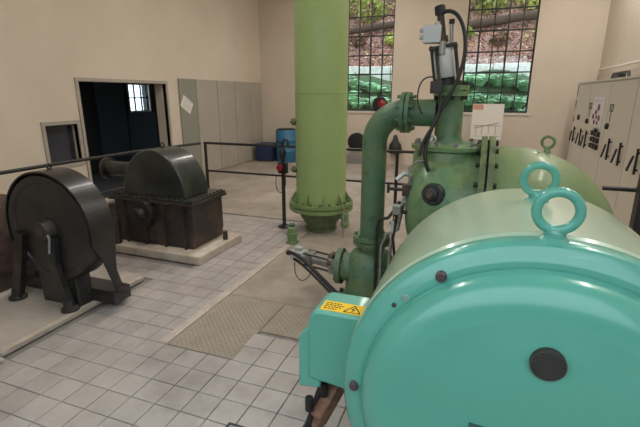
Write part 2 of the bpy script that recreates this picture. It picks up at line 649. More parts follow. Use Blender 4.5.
# doorway in the left wall with the dark room behind it
fr = MB().box(XL - 0.06, XL + 0.02, DY0 - 0.05, DY0, 0, DZ + 0.05).box(XL - 0.06, XL + 0.02, DY1, DY1 + 0.05, 0, DZ + 0.05).box(XL - 0.06, XL + 0.02, DY0, DY1, DZ, DZ + 0.05)
dor = struct(fr.build('door_1', 'panel_grey', smooth=False), 'wide open doorway into a dark side room', 'door')
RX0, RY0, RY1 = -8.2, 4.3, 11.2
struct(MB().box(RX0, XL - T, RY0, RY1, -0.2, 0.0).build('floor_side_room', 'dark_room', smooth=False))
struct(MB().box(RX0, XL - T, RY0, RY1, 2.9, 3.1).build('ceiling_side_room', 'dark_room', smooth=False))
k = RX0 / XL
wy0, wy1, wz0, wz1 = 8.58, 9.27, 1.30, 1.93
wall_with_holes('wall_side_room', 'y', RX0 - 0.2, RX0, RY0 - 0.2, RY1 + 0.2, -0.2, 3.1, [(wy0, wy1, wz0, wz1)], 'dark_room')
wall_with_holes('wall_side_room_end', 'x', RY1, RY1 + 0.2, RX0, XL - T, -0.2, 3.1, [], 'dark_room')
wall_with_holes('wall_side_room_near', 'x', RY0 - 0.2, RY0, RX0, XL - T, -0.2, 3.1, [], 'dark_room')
sw = MB()
sw.box(RX0 - 0.08, RX0 + 0.03, wy0 - 0.04, wy0, wz0 - 0.04, wz1 + 0.04).box(RX0 - 0.08, RX0 + 0.03, wy1, wy1 + 0.04, wz0 - 0.04, wz1 + 0.04)
sw.box(RX0 - 0.08, RX0 + 0.03, wy0, wy1, wz0 - 0.04, wz0).box(RX0 - 0.08, RX0 + 0.03, wy0, wy1, wz1, wz1 + 0.04)
swo = struct(sw.build('window_4', 'sill_paint', smooth=False), 'small bright window at the far side of the dark room', 'window')
mb = MB()
for q in (1, 2):
    yy = wy0 + (wy1 - wy0) * q / 3
    mb.box(RX0 - 0.05, RX0 - 0.02, yy - 0.015, yy + 0.015, wz0, wz1)
mb.box(RX0 - 0.05, RX0 - 0.02, wy0, wy1, (wz0 + wz1) / 2 - 0.015, (wz0 + wz1) / 2 + 0.015)
mb.build('glazing_bar', 'frame_iron', swo, smooth=False)
MB().box(RX0 - 0.04, RX0 - 0.036, wy0, wy1, wz0, wz1).build('pane', 'window_glass', swo, smooth=False)
idr = MB().box(RX0, RX0 + 0.05, 8.45, 9.40, 0, 1.25).box(RX0, RX0 + 0.05, 7.55, 8.40, 0, 2.1)
struct(idr.build('door_2', 'door_blue', smooth=False), 'blue-grey door at the far side of the dark room', 'door')

# small dark hatch window in the left wall
hm = MB()
hm.box(XL - 0.06, XL + 0.02, SY0 - 0.05, SY0, SZ0 - 0.05, SZ1 + 0.05).box(XL - 0.06, XL + 0.02, SY1, SY1 + 0.05, SZ0 - 0.05, SZ1 + 0.05)
hm.box(XL - 0.06, XL + 0.02, SY0, SY1, SZ0 - 0.05, SZ0).box(XL - 0.06, XL + 0.02, SY0, SY1, SZ1, SZ1 + 0.05)
hw = struct(hm.build('window_3', 'panel_grey', smooth=False), 'small dark square window low in the left wall', 'window')
MB().box(XL - 0.12, XL - 0.1, SY0, SY1, SZ0, SZ1).build('pane', 'dark_glass', hw, smooth=False)

# tall panels along the left wall
ys = [7.22, 7.78, 8.55, 9.30, 10.05, 10.66]
for q in range(5):
    MB().box(XL + 0.002, XL + 0.03, ys[q] + 0.008, ys[q + 1] - 0.008, 0.02, 2.0).build('wall_panel', 'panel_sage' if q == 0 else 'panel_grey', wl, smooth=False, bevel=0.004)

# front glazing the room is seen through
fm = MB()
fm.box(FX0, FX1, YF - 0.16, YF - 0.08, FZ0, FZ0 + 0.07).box(FX0, FX1, YF - 0.16, YF - 0.08, FZ1 - 0.07, FZ1)
fm.box(FX0, FX0 + 0.07, YF - 0.16, YF - 0.08, FZ0 + 0.07, FZ1 - 0.07).box(FX1 - 0.07, FX1, YF - 0.16, YF - 0.08, FZ0 + 0.07, FZ1 - 0.07)
fw_ = struct(fm.build('window_5', 'frame_iron', smooth=False), 'large viewing window the hall is seen through', 'window')
MB().box(FX0 + 0.07, FX1 - 0.07, YF - 0.123, YF - 0.117, FZ0 + 0.07, FZ1 - 0.07).build('pane', 'window_glass', fw_, smooth=False)

# ceiling strip lamps
for (lx, ly) in ((-2.6, 2.6), (1.8, 2.6), (-2.6, 5.6), (1.8, 5.6), (-2.6, 8.6), (1.8, 8.6)):
    lp = thing('strip_lamp', (lx, ly, ZC), 'long fluorescent strip lamp under the ceiling', 'lamp', 'ceiling strip lamps')
    MB().box(lx - 0.10, lx + 0.10, ly - 0.75, ly + 0.75, ZC - 0.09, ZC - 0.001).build('housing', 'lamp_housing', lp, smooth=False)
    for s in (-0.045, 0.045):
        MB().cyl((lx + s, ly - 0.72, ZC - 0.115), (lx + s, ly + 0.72, ZC - 0.115), 0.014, n=10).build('tube', 'lamp_tube', lp)
    ld = bpy.data.lights.new('strip_light', 'AREA')
    ld.shape = 'RECTANGLE'
    ld.size = 0.22
    ld.size_y = 1.5
    ld.energy = LAMP_POWER
    ld.color = LAMP_COLOR
    lo_ = bpy.data.objects.new('strip_light', ld)
    COL.objects.link(lo_)
    lo_.parent = lp
    lo_.location = (0, 0, -0.15)

# ================================================================== TURQUOISE GENERATOR
GX, GZ, GR = 0.23, 0.68, 0.625
gen = thing('generator', (GX, 1.7, 0), 'large glossy turquoise generator with domed end and two lifting eyes', 'generator')
b = MB().lathe((GX, 0, GZ), (0, 1, 0), [(1.352, GR - 0.03), (1.352, GR - 0.008), (1.365, GR), (2.02, GR), (2.05, GR - 0.02), (2.05, 0.2), (2.05, 0.0)], 96)
b.build('barrel', 'barrel_sage', gen, angle=30)
es = MB()
prof = [(1.350, GR - 0.012), (1.340, GR - 0.004), (1.300, GR - 0.008), (1.285, GR - 0.02), (1.279, GR - 0.04), (1.268, GR - 0.055), (1.263, GR - 0.075), (1.267, GR - 0.082), (1.262, GR - 0.087)]
R0 = GR - 0.087
for q in range(1, 13):
    a = q / 12 * PI / 2
    prof.append((1.262 - 0.085 * math.sin(a), R0 - 0.14 * (1 - math.cos(a))))
Rb = R0 - 0.14
for q in range(1, 9):
    s = q / 8
    prof.append((1.177 - 0.03 * (1 - (1 - s) ** 2), Rb * (1 - s)))
es.lathe((GX, 0, GZ), (0, 1, 0), prof, 128, cap0=False, cap1=False)
shield = es.build('end_shield', 'turquoise', gen, angle=50)


def face_y(r):
    """front surface of the end shield at radius r"""
    best = None
    for (t0, r0), (t1, r1) in zip(prof, prof[1:]):
        if min(r0, r1) <= r <= max(r0, r1) and abs(r1 - r0) > 1e-6:
            best = t0 + (t1 - t0) * (r - r0) / (r1 - r0)
    return best if best is not None else prof[-1][0]


def bolt_at(ang, r, rad, h, m, name='bolt'):
    x = GX + r * math.cos(ang)
    z = GZ + r * math.sin(ang)
    yy = face_y(r)
    mb = MB().lathe((x, yy + 0.004, z), (0, -1, 0), [(0, rad), (h * 0.8, rad), (h, rad * 0.8)], 14)
    mb.build(name, m, gen)


for a in (122, 178, 58, 2):
    bolt_at(math.radians(a), 0.568, 0.017, 0.022, 'bolt_brown')
for a in (136, 44):
    bolt_at(math.radians(a), 0.562, 0.013, 0.012, 'bolt_pale')
for a in (141, 39):
    bolt_at(math.radians(a), 0.566, 0.009, 0.0055, 'grille_dark', 'bolt_hole')
# lifting eyes
for yy, zt in ((1.335, GZ + GR - 0.014), (1.79, GZ + GR - 0.006)):
    em = MB()
    em.lathe((GX, yy, zt), (0, 0, 1), [(0, 0.048), (0.008, 0.040), (0.014, 0.031), (0.024, 0.030), (0.027, 0.025), (0.036, 0.022)], 24)
    em.torus((GX, yy, zt + 0.034 + 0.054), (0, 1, 0), 0.056, 0.0145, 44, 16)
    em.build('eyebolt', 'turquoise', gen)
# round vent grille on the dome
vx, vz = 0.232, 0.992
vr = math.hypot(vx - GX, vz - GZ)
vy = face_y(vr)
vy -= 0.012
vm = MB().lathe((vx, vy + 0.03, vz), (0, -1, 0), [(0, 0.046), (0.032, 0.046), (0.033, 0.041), (0.029, 0.0405)], 32, cap1=True)
vo = vm.build('vent_cover', 'grille_dark', gen)
gm = MB()
for q in range(-4, 5):
    hh = math.sqrt(max(0.042 ** 2 - (q * 0.0095) ** 2, 0)) * 0.97
    gm.box(vx - hh, vx + hh, vy - 0.0015, vy + 0.003, vz + q * 0.0095 - 0.0012, vz + q * 0.0095 + 0.0012)
gm.build('grille_bars', 'grille_dark', vo, smooth=False)
# name plate under the dome centre
MB().box(0.05, 0.115, 1.143, 1.16, 0.70, 0.752).build('name_plate', 'plate_dark', gen, smooth=False, bevel=0.003)

_n0 = set(bpy.data.objects)
# terminal box on the side
tb = MB()
tb.prism([(-0.555, 0.62), (-0.36, 0.60), (-0.26, 0.60), (-0.26, 0.945), (-0.50, 0.945), (-0.532, 0.935), (-0.548, 0.90), (-0.552, 0.84)], 'y', 1.44, 1.63)
tbo = tb.build('terminal_box', 'turquoise_box', gen, bevel=0.012, angle=50)
MB().prism([(-0.60, 0.56), (-0.50, 0.575), (-0.50, 0.86), (-0.565, 0.845), (-0.60, 0.80)], 'y', 1.452, 1.63).build('box_flange', 'turquoise_box', tbo, bevel=0.008, angle=50)
# yellow warning label lying on the lid
st = MB().box(-0.505, -0.335, 1.455, 1.535, 0.9455, 0.9468).build('warning_label', 'yellow_label', tbo, smooth=False)
ink = MB()
zi, zj = 0.9468, 0.9474
tx, ty, th = -0.375, 1.466, 0.058
P = [(tx - 0.034, ty), (tx + 0.034, ty), (tx, ty + th)]
for q in range(3):
    a_, b_ = P[q], P[(q + 1) % 3]
    ink.bar((a_[0], a_[1], zj - 0.0003), (b_[0], b_[1], zj - 0.0003), 0.005, 0.0006)
ink.bar((tx + 0.006, ty + 0.040, zj - 0.0003), (tx - 0.006, ty + 0.024, zj - 0.0003), 0.005, 0.0006)
ink.bar((tx - 0.006, ty + 0.024, zj - 0.0003), (tx + 0.007, ty + 0.024, zj - 0.0003), 0.004, 0.0006)
ink.bar((tx + 0.007, ty + 0.024, zj - 0.0003), (tx - 0.003, ty + 0.008, zj - 0.0003), 0.004, 0.0006)
for r_, (xa, xb) in enumerate(((-0.495, -0.43), (-0.495, -0.418), (-0.495, -0.425), (-0.495, -0.44))):
    yy = 1.518 - r_ * 0.0155
    xx = xa
    while xx < xb:
        L = random.uniform(0.008, 0.017)
        ink.box(xx, min(xx + L, xb), yy - 0.0032, yy + 0.0032, zi, zj)
        xx += L + 0.004
ink.build('label_print', 'ink', st, smooth=False)
# cable terminals and cables below the box
cb = MB()
cb.bar((-0.50, 1.42, 0.44), (-0.42, 1.62, 0.60), 0.055, 0.07)
cb.bar((-0.53, 1.45, 0.36), (-0.45, 1.64, 0.52), 0.05, 0.05)
cb.build('terminal_bar', 'rust', gen, smooth=False, bevel=0.006)
cab = MB()
for q in range(3):
    o_ = q * 0.055
    cab.tube(bez((-0.50 + o_ * .6, 1.50 + o_, 0.62), (-0.52 + o_ * .6, 1.46 + o_, 0.45), (-0.60, 1.38 + o_, 0.35), (-0.56, 1.36 + o_, 0.0), 14), 0.014, 8)
cab.build('cable', 'rubber', gen)
lug = MB()
for q in range(3):
    lug.cyl((-0.535 + q * 0.045, 1.41 + q * 0.06, 0.49 + q * 0.04), (-0.535 + q * 0.045, 1.41 + q * 0.06, 0.55 + q * 0.04), 0.018, n=10)
lug.build('cable_lug', 'rubber', gen)
for o in set(bpy.data.objects) - _n0:          # the whole box group sits a little lower and further out
    if o.parent == gen:
        o.location = (-0.035, 0.0, -0.078)
# feet, bed frame
for s in (-1, 1):
    MB().prism([(GX + s * 0.62, 0.12), (GX + s * 0.30, 0.12), (GX + s * 0.30, 0.24), (GX + s * 0.44, 0.30), (GX + s * 0.62, 0.20)], 'y', 1.40, 2.0).build('foot', 'turquoise', gen, smooth=False, bevel=0.01)
    MB().box(GX + s * 0.5 - 0.14, GX + s * 0.5 + 0.14, 1.30, 2.3, 0.0, 0.12).build('bed_rail', 'pipe_green', gen, smooth=False, bevel=0.008)
MB().cyl((GX, 2.04, GZ), (GX, 2.34, GZ), 0.16, n=32).build('bearing', 'turquoise', gen)

# ================================================================== GREEN TURBINE WITH DRAFT ELBOW
TY = 3.20
tur = thing('turbine', (0, TY, 0), 'dirty green water turbine casing with bolted flange and thick bent draft pipe', 'turbine')
CZ = 0.925
cs = MB()
capr = [(-0.47, 0.0), (-0.465, 0.12), (-0.45, 0.24), (-0.415, 0.33), (-0.36, 0.385), (-0.28, 0.405), (0.03, 0.405)]
cs.lathe((0, TY, CZ), (1, 0, 0), capr, 64)
cs.lathe((-0.205, TY, 1.0), (0, 0, 1), [(0, 0.25), (0.28, 0.24), (0.325, 0.225)], 48)
cas = cs.build('casing', 'casing_green', tur, angle=40)
# support foot of the casing
MB().prism([(-0.42, 0.0), (-0.02, 0.0), (-0.06, 0.62), (-0.38, 0.62)], 'y', TY - 0.25, TY + 0.25).build('casing_foot', 'casing_green', tur, smooth=False, bevel=0.01)
# round cover on top
cv = MB().lathe((-0.205, TY, 1.325), (0, 0, 1), [(0, 0.245), (0.004, 0.256), (0.030, 0.256), (0.034, 0.250), (0.034, 0.19), (0.040, 0.185), (0.040, 0.1)], 56)
cvo = cv.build('cover_disc', 'casing_green', tur, angle=40)
bolt_objs(cvo, 'bolt', 'steel_grey', ring_pts((-0.205, TY, 1.372), (0, 0, 1), 0.222, 12, 0.3), (0, 0, 1), 0.017, 0.032)
# little eye on the cover
e2 = MB().torus((-0.30, TY - 0.16, 1.405), (0.3, 1, 0), 0.021, 0.007, 20, 8).cyl((-0.30, TY - 0.16, 1.35), (-0.30, TY - 0.16, 1.388), 0.010, n=10)
e2.build('eyebolt', 'alu_block', cvo)
# big joint flange: two discs with gap
f1 = MB().lathe((0.042, TY, CZ), (1, 0, 0), [(-0.025, 0.405), (-0.025, 0.495), (0.012, 0.497), (0.012, 0.40)], 72, cap0=False, cap1=False)
f1o = f1.build('flange', 'flange_dirty', tur, angle=30)
f2 = MB().lathe((0.042, TY, CZ), (1, 0, 0), [(0.026, 0.40), (0.026, 0.497), (0.062, 0.495), (0.062, 0.40)], 72, cap0=False, cap1=False)
f2.build('flange', 'flange_dirty', tur, angle=30)
bolt_objs(tur, 'bolt', 'bolt_dark', ring_pts((0.0585, TY, CZ), (1, 0, 0), 0.455, 20, 0.1), (1, 0, 0), 0.017, 0.135)
fb = MB()
fb.lathe((0.042, TY, CZ), (1, 0, 0), [(0.012, 0.46), (0.026, 0.46)], 48, cap0=False, cap1=False)
fb.build('gasket', 'bolt_dark', tur, smooth=False)
# draft elbow
ER = 0.43
BR = 0.262
EX = 0.235
pts = [(0.08, TY, CZ), (0.15, TY, CZ)] + [tuple(p) for p in arc((EX, TY, CZ - BR), (0, 0, BR), (BR, 0, 0), 0, PI / 2, 20)] + [(EX + BR, TY, CZ - BR - 0.15), (EX + BR, TY, 0.0)]
el = MB().tube(pts, ER, 64, rs=[0.425] * 2 + [ER] * 21 + [0.43, 0.45])
elo = el.build('draft_elbow', 'elbow_green', tur, angle=60)
e3 = MB().torus((0.43, TY, 1.395), (0.25, 1, 0), 0.037, 0.0095, 32, 10).lathe((0.43, TY, 1.30), (0, 0, 1), [(0, 0.024), (0.035, 0.022), (0.06, 0.012)], 16)
e3.build('eyebolt', 'elbow_green', elo)
# round side boss with dark knob, facing the room
kn = MB()
kd = Vector((-0.25, -1, 0.15)).normalized()
kp = Vector((-0.25, TY - 0.37, 1.065))
kn.lathe(kp, kd, [(-0.08, 0.075), (0.02, 0.075), (0.03, 0.066), (0.03, 0.045), (0.06, 0.042), (0.07, 0.03)], 28)
kn.bolts(kp + kd * 0.03, kd, 0.056, 6, 0.010, 0.02)
kn.build('shaft_boss', 'bolt_dark', tur)
MB().cyl(kp + kd * 0.06, kp + kd * 0.09, 0.022, n=16).build('shaft_end', 'copper_brown', tur)
# neck pipe with flange
NX = -0.214
nk = MB().lathe((NX, TY, 1.355), (0, 0, 1), [(0, 0.12), (0.02, 0.105), (0.06, 0.094), (0.34, 0.091)], 36)
nko = nk.build('neck_pipe', 'pipe_green', tur)
nf = MB().lathe((NX, TY, 1.69), (0, 0, 1), [(0, 0.09), (0, 0.118), (0.03, 0.118), (0.03, 0.108), (0.04, 0.108), (0.04, 0.118), (0.07, 0.118), (0.07, 0.05)], 40, cap0=False)
nf.build('neck_flange', 'casing_green', nko, angle=30)
bolt_objs(nko, 'bolt', 'bolt_dark', ring_pts((NX, TY, 1.725), (0, 0, 1), 0.102, 8, 0.2), (0, 0, 1), 0.013, 0.12)

# ---- inlet pipe: elbow from the neck to the left and down to the valve body
PX, PZ = -0.742, 1.572
inl = thing('inlet_pipe', (PX, TY, 0), 'dark green elbow pipe bending down beside the turbine', 'pipe')
BRi = 0.225
ip = [(NX - 0.09, TY, PZ), (-0.47, TY, PZ), (PX + BRi, TY, PZ)] + [tuple(p) for p in arc((PX + BRi, TY, PZ - BRi), (0, 0, BRi), (-BRi, 0, 0), 0, PI / 2, 16)][1:] + [(PX, TY, 1.0), (PX, TY, 0.60)]
MB().tube(ip, 0.094, 36).build('bend', 'pipe_green', inl, angle=60)
hf = MB()
for t in (-0.548, -0.512):
    hf.lathe((t, TY, PZ), (1, 0, 0), [(0, 0.09), (0, 0.145), (0.028, 0.145), (0.028, 0.09)], 40, cap0=False, cap1=False)
hf.build('flange', 'pipe_green', inl, angle=30)
bolt_objs(inl, 'bolt', 'pipe_green', ring_pts((-0.516, TY, PZ), (1, 0, 0), 0.122, 8, 0.39), (1, 0, 0), 0.014, 0.12)
vf = MB()
for t in (0.545, 0.582):
    vf.lathe((PX, TY, t), (0, 0, 1), [(0, 0.09), (0, 0.148), (0.03, 0.148), (0.03, 0.09)], 40, cap0=False, cap1=False)
vf.build('flange', 'pipe_green', inl, angle=30)
bolt_objs(inl, 'bolt', 'pipe_green', ring_pts((PX, TY, 0.578), (0, 0, 1), 0.124, 8, 0.2), (0, 0, 1), 0.014, 0.115)

# ---- valve body below
val = thing('shutoff_valve', (PX, TY, 0), 'squat dark green valve body under the elbow pipe with side stub', 'valve')
vm2 = MB().lathe((PX, TY, 0), (0, 0, 1), [(0, 0.31), (0.035, 0.31), (0.035, 0.26), (0.06, 0.22), (0.12, 0.205), (0.22, 0.20), (0.40, 0.195), (0.47, 0.15), (0.50, 0.105), (0.543, 0.105)], 44)
vm2.build('body', 'pipe_green', val, angle=40)
SD = Vector((-0.93, -0.05, 0.0)).normalized()
sp = Vector((PX, TY - 0.02, 0.325))
ss = MB().cyl(sp, sp + SD * 0.255, 0.118, n=32)
ss.lathe(sp, SD, [(0.225, 0.118), (0.225, 0.15), (0.27, 0.15), (0.27, 0.06)], 32, cap0=False)
ss.build('side_stub', 'pipe_green', val, angle=30)
bolt_objs(val, 'bolt', 'bolt_dark', ring_pts(sp + SD * 0.248, SD, 0.134, 8, 0.2), SD, 0.011, 0.06)
bolt_objs(val, 'bolt', 'bolt_dark', ring_pts((PX, TY, 0.045), (0, 0, 1), 0.285, 10), (0, 0, 1), 0.016, 0.03)

# ---- horizontal actuator on the stub
act = thing('valve_actuator', sp + SD * 0.28, 'grey hydraulic actuator with black hoses on the side stub of the valve', 'actuator')
a0 = sp + SD * 0.27
AD = Vector((-0.90, 0.16, 0.03)).normalized()
AU = Vector((0, 0, 1))
AS = AD.cross(AU).normalized()
am = MB()
am.bar(a0, a0 + AD * 0.06, 0.13, 0.13)
am.cyl(a0 + AD * 0.06, a0 + AD * 0.24, 0.042, n=20)
am.bar(a0 + AD * 0.24, a0 + AD * 0.29, 0.11, 0.11)
am.build('cylinder', 'steel_grey', act, bevel=0.004)
rd = MB()
for i_ in (-1, 1):
    for j_ in (-1, 1):
        o_ = AS * (0.05 * i_) + AU * (0.05 * j_)
        rd.cyl(a0 + o_ + AD * 0.02, a0 + o_ + AD * 0.31, 0.009, n=8)
rd.build('tie_rod', 'bolt_dark', act)
ab = MB().bar(a0 + AD * 0.33, a0 + AD * 0.45, 0.10, 0.09)
ab.bar(a0 + AD * 0.29, a0 + AD * 0.33, 0.05, 0.05)
ab.bar(a0 + AD * 0.36 + AU * 0.06, a0 + AD * 0.42 + AU * 0.06, 0.06, 0.04)
ab.build('valve_block', 'alu_block', act, bevel=0.004)
MB().cyl(a0 + AD * 0.45, a0 + AD * 0.51, 0.024, n=14).build('plug', 'bolt_dark', act)
MB().cyl(a0 + AD * 0.03 + AU * 0.03 - AS * 0.0, a0 + AD * 0.07 + AU * 0.03, 0.075, n=6).build('red_collar', 'copper_brown', act)
hs = MB()
hs.tube(bez(a0 + AD * 0.46 + AU * 0.03 - AS * 0.05, a0 + AD * 0.30 + AU * 0.06 - AS * 0.09, a0 + AD * 0.10 - AU * 0.02 - AS * 0.20, a0 - AD * 0.12 - AU * 0.16 - AS * 0.20, 20) + bez(a0 - AD * 0.12 - AU * 0.16 - AS * 0.20, a0 - AD * 0.22 - AU * 0.22 - AS * 0.20, a0 - AD * 0.3 - AU * 0.24 - AS * 0.15, a0 - AD * 0.42 - AU * 0.22 - AS * 0.12, 10)[1:], 0.016, 10)
hs.tube(bez(a0 + AD * 0.40 - AU * 0.02 - AS * 0.06, a0 + AD * 0.28 + AU * 0.00 - AS * 0.12, a0 + AD * 0.06 - AU * 0.06 - AS * 0.22, a0 - AD * 0.14 - AU * 0.19 - AS * 0.24, 20), 0.012, 10)
hs.build('hose', 'rubber', act)
MB().tube(bez(a0 + AD * 0.40 - AU * 0.05 - AS * 0.05, a0 + AD * 0.42 - AU * 0.26 - AS * 0.05, a0 + AD * 0.27 - AU * 0.25 - AS * 0.06, a0 + AD * 0.21 - AU * 0.05 - AS * 0.05, 22), 0.004, 6).build('thin_wire', 'rubber', act)

# ---- upright hydraulic cylinder on the neck
hy = thing('hydraulic_cylinder', (NX, TY, 1.76), 'upright white hydraulic cylinder with valve block and black hoses on the neck flange', 'hydraulic cylinder')
LEAN = Vector((-0.17, 0, 1)).normalized()
hb0 = Vector((NX - 0.03, TY, 1.76))
hm2 = MB()
hm2.lathe(hb0, (0, 0, 1), [(0, 0.10), (0.03, 0.10), (0.03, 0.05), (0.055, 0.05)], 24)
hm2.build('base_plate', 'bolt_dark', hy)
c0_ = hb0 + LEAN * 0.05
cy = MB().lathe(c0_, LEAN, [(0, 0.070), (0.012, 0.078), (0.18, 0.078), (0.192, 0.070)], 32)
cy.build('cylinder_body', 'cylinder_white', hy)
md_ = MB()
for i_ in (-1, 1):
    for j_ in (-1, 1):
        o_ = Vector((0.078 * i_, 0.062 * j_, 0))
        md_.cyl(hb0 + o_, hb0 + o_ + LEAN * 0.255, 0.009, n=8)
md_.bar(c0_ + LEAN * 0.192, c0_ + LEAN * 0.212, 0.18, 0.15, upv=(0, 1, 0))
md_.build('tie_rod', 'bolt_dark', hy, smooth=False)
tp = c0_ + LEAN * 0.212
rm = MB().cyl(tp, tp + LEAN * 0.20, 0.024, n=16)
rm.lathe(tp, LEAN, [(0.02, 0.036), (0.06, 0.036)], 20)
rm.build('piston_rod', 'old_iron', hy)
MB().lathe(tp, LEAN, [(0.20, 0.024), (0.20, 0.036), (0.25, 0.036), (0.256, 0.030)], 20, cap0=False).build('top_cap', 'rubber', hy)
vbk = MB()
p_ = tp + LEAN * 0.07 + Vector((-0.055, -0.035, 0))
vbk.bar(p_ - Vector((0.065, 0, 0)), p_ + Vector((0.05, 0, 0)), 0.09, 0.11)
vbk.cyl(p_ + Vector((-0.065, 0, 0.03)), p_ + Vector((-0.095, 0, 0.03)), 0.014, n=12)
vbk.cyl(p_ + Vector((-0.065, 0, -0.015)), p_ + Vector((-0.095, 0, -0.015)), 0.014, n=12)
vbk.cyl(p_ + Vector((0.02, 0, 0.05)), p_ + Vector((0.02, 0, 0.08)), 0.018, n=12)
vbk.build('valve_block', 'alu_block', hy, bevel=0.004)
sv = MB().cyl(tp + Vector((0.055, -0.03, -0.03)), tp + Vector((0.045, -0.03, 0.13)), 0.013, n=12)
sv.cyl(tp + Vector((0.0, -0.08, -0.06)), tp + Vector((0.0, -0.08, 0.02)), 0.022, n=14)
sv.build('side_tube', 'steel_grey', hy)
MB().cyl(tp + Vector((0.045, -0.03, 0.13)), tp + Vector((0.045, -0.03, 0.16)), 0.018, n=12).build('tube_cap', 'rubber', hy)
top = tp + LEAN * 0.21
ho = MB()
hp0 = top + Vector((0.02, -0.02, 0))
ho.tube(bez(hp0, hp0 + Vector((0.13, -0.02, 0.04)), hp0 + Vector((0.19, -0.06, -0.20)), hp0 + Vector((0.15, -0.10, -0.36)), 18)
        + bez(hp0 + Vector((0.15, -0.10, -0.36)), hp0 + Vector((0.12, -0.13, -0.52)), hp0 + Vector((0.03, -0.16, -0.62)), hp0 + Vector((-0.015, -0.20, -0.78)), 14)[1:]
        + bez(hp0 + Vector((-0.015, -0.20, -0.78)), hp0 + Vector((-0.04, -0.24, -0.88)), hp0 + Vector((-0.03, -0.30, -0.95)), hp0 + Vector((0.0, -0.26, -1.02)), 8)[1:], 0.013, 10)
hq = tp + Vector((-0.04, -0.07, -0.02))
ho.tube(bez(hq, hq + Vector((0.02, -0.03, -0.15)), hq + Vector((0.08, -0.10, -0.30)), hq + Vector((0.06, -0.13, -0.42)), 16)
        + bez(hq + Vector((0.06, -0.13, -0.42)), hq + Vector((0.04, -0.16, -0.52)), hq + Vector((-0.03, -0.18, -0.56)), hq + Vector((-0.04, -0.22, -0.70)), 12)[1:], 0.011, 10)
ho.build('hose', 'rubber', hy)
hr = hb0 + Vector((-0.08, -0.06, 0.05))
MB().tube(bez(hr, hr + Vector((-0.12, -0.02, 0.04)), hr + Vector((-0.13, -0.05, -0.16)), hr + Vector((-0.06, -0.07, -0.24)), 18), 0.005, 8).build('thin_wire', 'rubber', hy)
MB().box(NX - 0.125, NX - 0.045, TY - 0.185, TY - 0.122, 1.705, 1.785).build('switch_box', 'old_iron', hy, smooth=False, bevel=0.006)

# ---- measuring pipes between elbow pipe and turbine
mp = thing('impulse_pipes', (-0.55, TY - 0.1, 0), 'thin grey measuring pipes with small valves beside the turbine casing', 'pipework')
m1 = MB()
m1.tube([(-0.36, 2.98, 1.16), (-0.42, 2.96, 1.10), (-0.50, 2.95, 0.86), (-0.54, 2.95, 0.62), (-0.56, 2.95, 0.0)], 0.013, 10)
m1.tube([(-0.40, 3.05, 1.20), (-0.47, 3.0, 0.92), (-0.50, 3.0, 0.74), (-0.58, 3.0, 0.70), (-0.62, 3.0, 0.60), (-0.62, 3.0, 0.0)], 0.010, 10)
m1.build('steel_pipe', 'steel_grey', mp)
m2 = MB()
m2.tube([(-0.40, 3.0, 1.14), (-0.47, 2.97, 1.17), (-0.52, 2.96, 1.12)], 0.018, 10)
MB().sphere((-0.46, 2.965, 0.97), 0.024).build('small_valve', 'alu_block', mp)
MB().sphere((-0.505, 2.95, 0.84), 0.022).build('small_valve', 'alu_block', mp)
MB().cyl((-0.52, 2.93, 0.74), (-0.52, 2.93, 0.82), 0.02, n=12).build('small_valve', 'alu_block', mp)
m2.build('small_valve', 'alu_block', mp)
MB().box(-0.47, -0.40, 2.90, 2.97, 1.02, 1.10).build('valve_block', 'old_iron', mp, smooth=False, bevel=0.006)
MB().cyl((-0.56, 2.93, 1.06), (-0.47, 2.93, 1.06), 0.012, n=10).cyl((-0.57, 2.93, 1.03), (-0.57, 2.93, 1.09), 0.010, n=8).build('valve_lever', 'bolt_dark', mp)
MB().box(-0.53, -0.47, 2.90, 2.96, 0.88, 0.95).build('valve_block', 'steel_grey', mp, smooth=False, bevel=0.006)
MB().cyl((-0.46, 2.92, 0.90), (-0.38, 2.88, 0.92), 0.014, n=10).torus((-0.365, 2.875, 0.922), (1, -0.4, 0.2), 0.03, 0.006, 20, 6).build('hand_wheel', 'bolt_dark', mp)
MB().tube([(-0.42, 2.92, 1.10), (-0.43, 2.92, 1.22), (-0.38, 2.95, 1.26), (-0.33, 3.0, 1.26)], 0.009, 8).build('steel_pipe', 'steel_grey', mp)
MB().tube([(-0.50, 2.92, 0.88), (-0.52, 2.92, 0.70), (-0.50, 2.92, 0.55), (-0.50, 2.92, 0.0)], 0.011, 8).build('dark_pipe', 'bolt_dark', mp)
m3 = MB().tube([(-0.66, 3.02, 0.0), (-0.66, 3.02, 0.74), (-0.645, 3.02, 0.80), (-0.58, 3.02, 0.82), (-0.55, 3.02, 0.86), (-0.50, 3.02, 0.95)], 0.012, 10)
m3.build('dark_pipe', 'bolt_dark', mp)

# ================================================================== LIGHT GREEN UPRIGHT PENSTOCK
QX, QY, QR = -1.845, 5.03, 0.318
pen = thing('penstock', (QX, QY, 0), 'thick light green upright pipe rising to the ceiling on a flanged foot', 'pipe')
MB().lathe((QX, QY, 0), (0, 0, 1), [(0.36, QR), (1.71, QR), (1.713, QR + 0.004), (1.725, QR + 0.004), (1.728, QR), (3.4, QR), (ZC - 0.002, QR)], 64).build('pipe_shell', 'penstock_green', pen, angle=30)
pf = MB()
pf.lathe((QX, QY, 0), (0, 0, 1), [(0.345, QR), (0.345, 0.408), (0.39, 0.41), (0.39, QR)], 64, cap0=False, cap1=False)
pf.build('flange', 'flange_green', pen, angle=30)
MB().lathe((QX, QY, 0), (0, 0, 1), [(0.285, 0.30), (0.285, 0.41), (0.332, 0.408), (0.332, 0.30)], 64, cap0=False, cap1=False).build('flange', 'flange_green', pen, angle=30)
bolt_objs(pen, 'bolt', 'penstock_foot', ring_pts((QX, QY, 0.34), (0, 0, 1), 0.368, 20), (0, 0, 1), 0.017, 0.15)
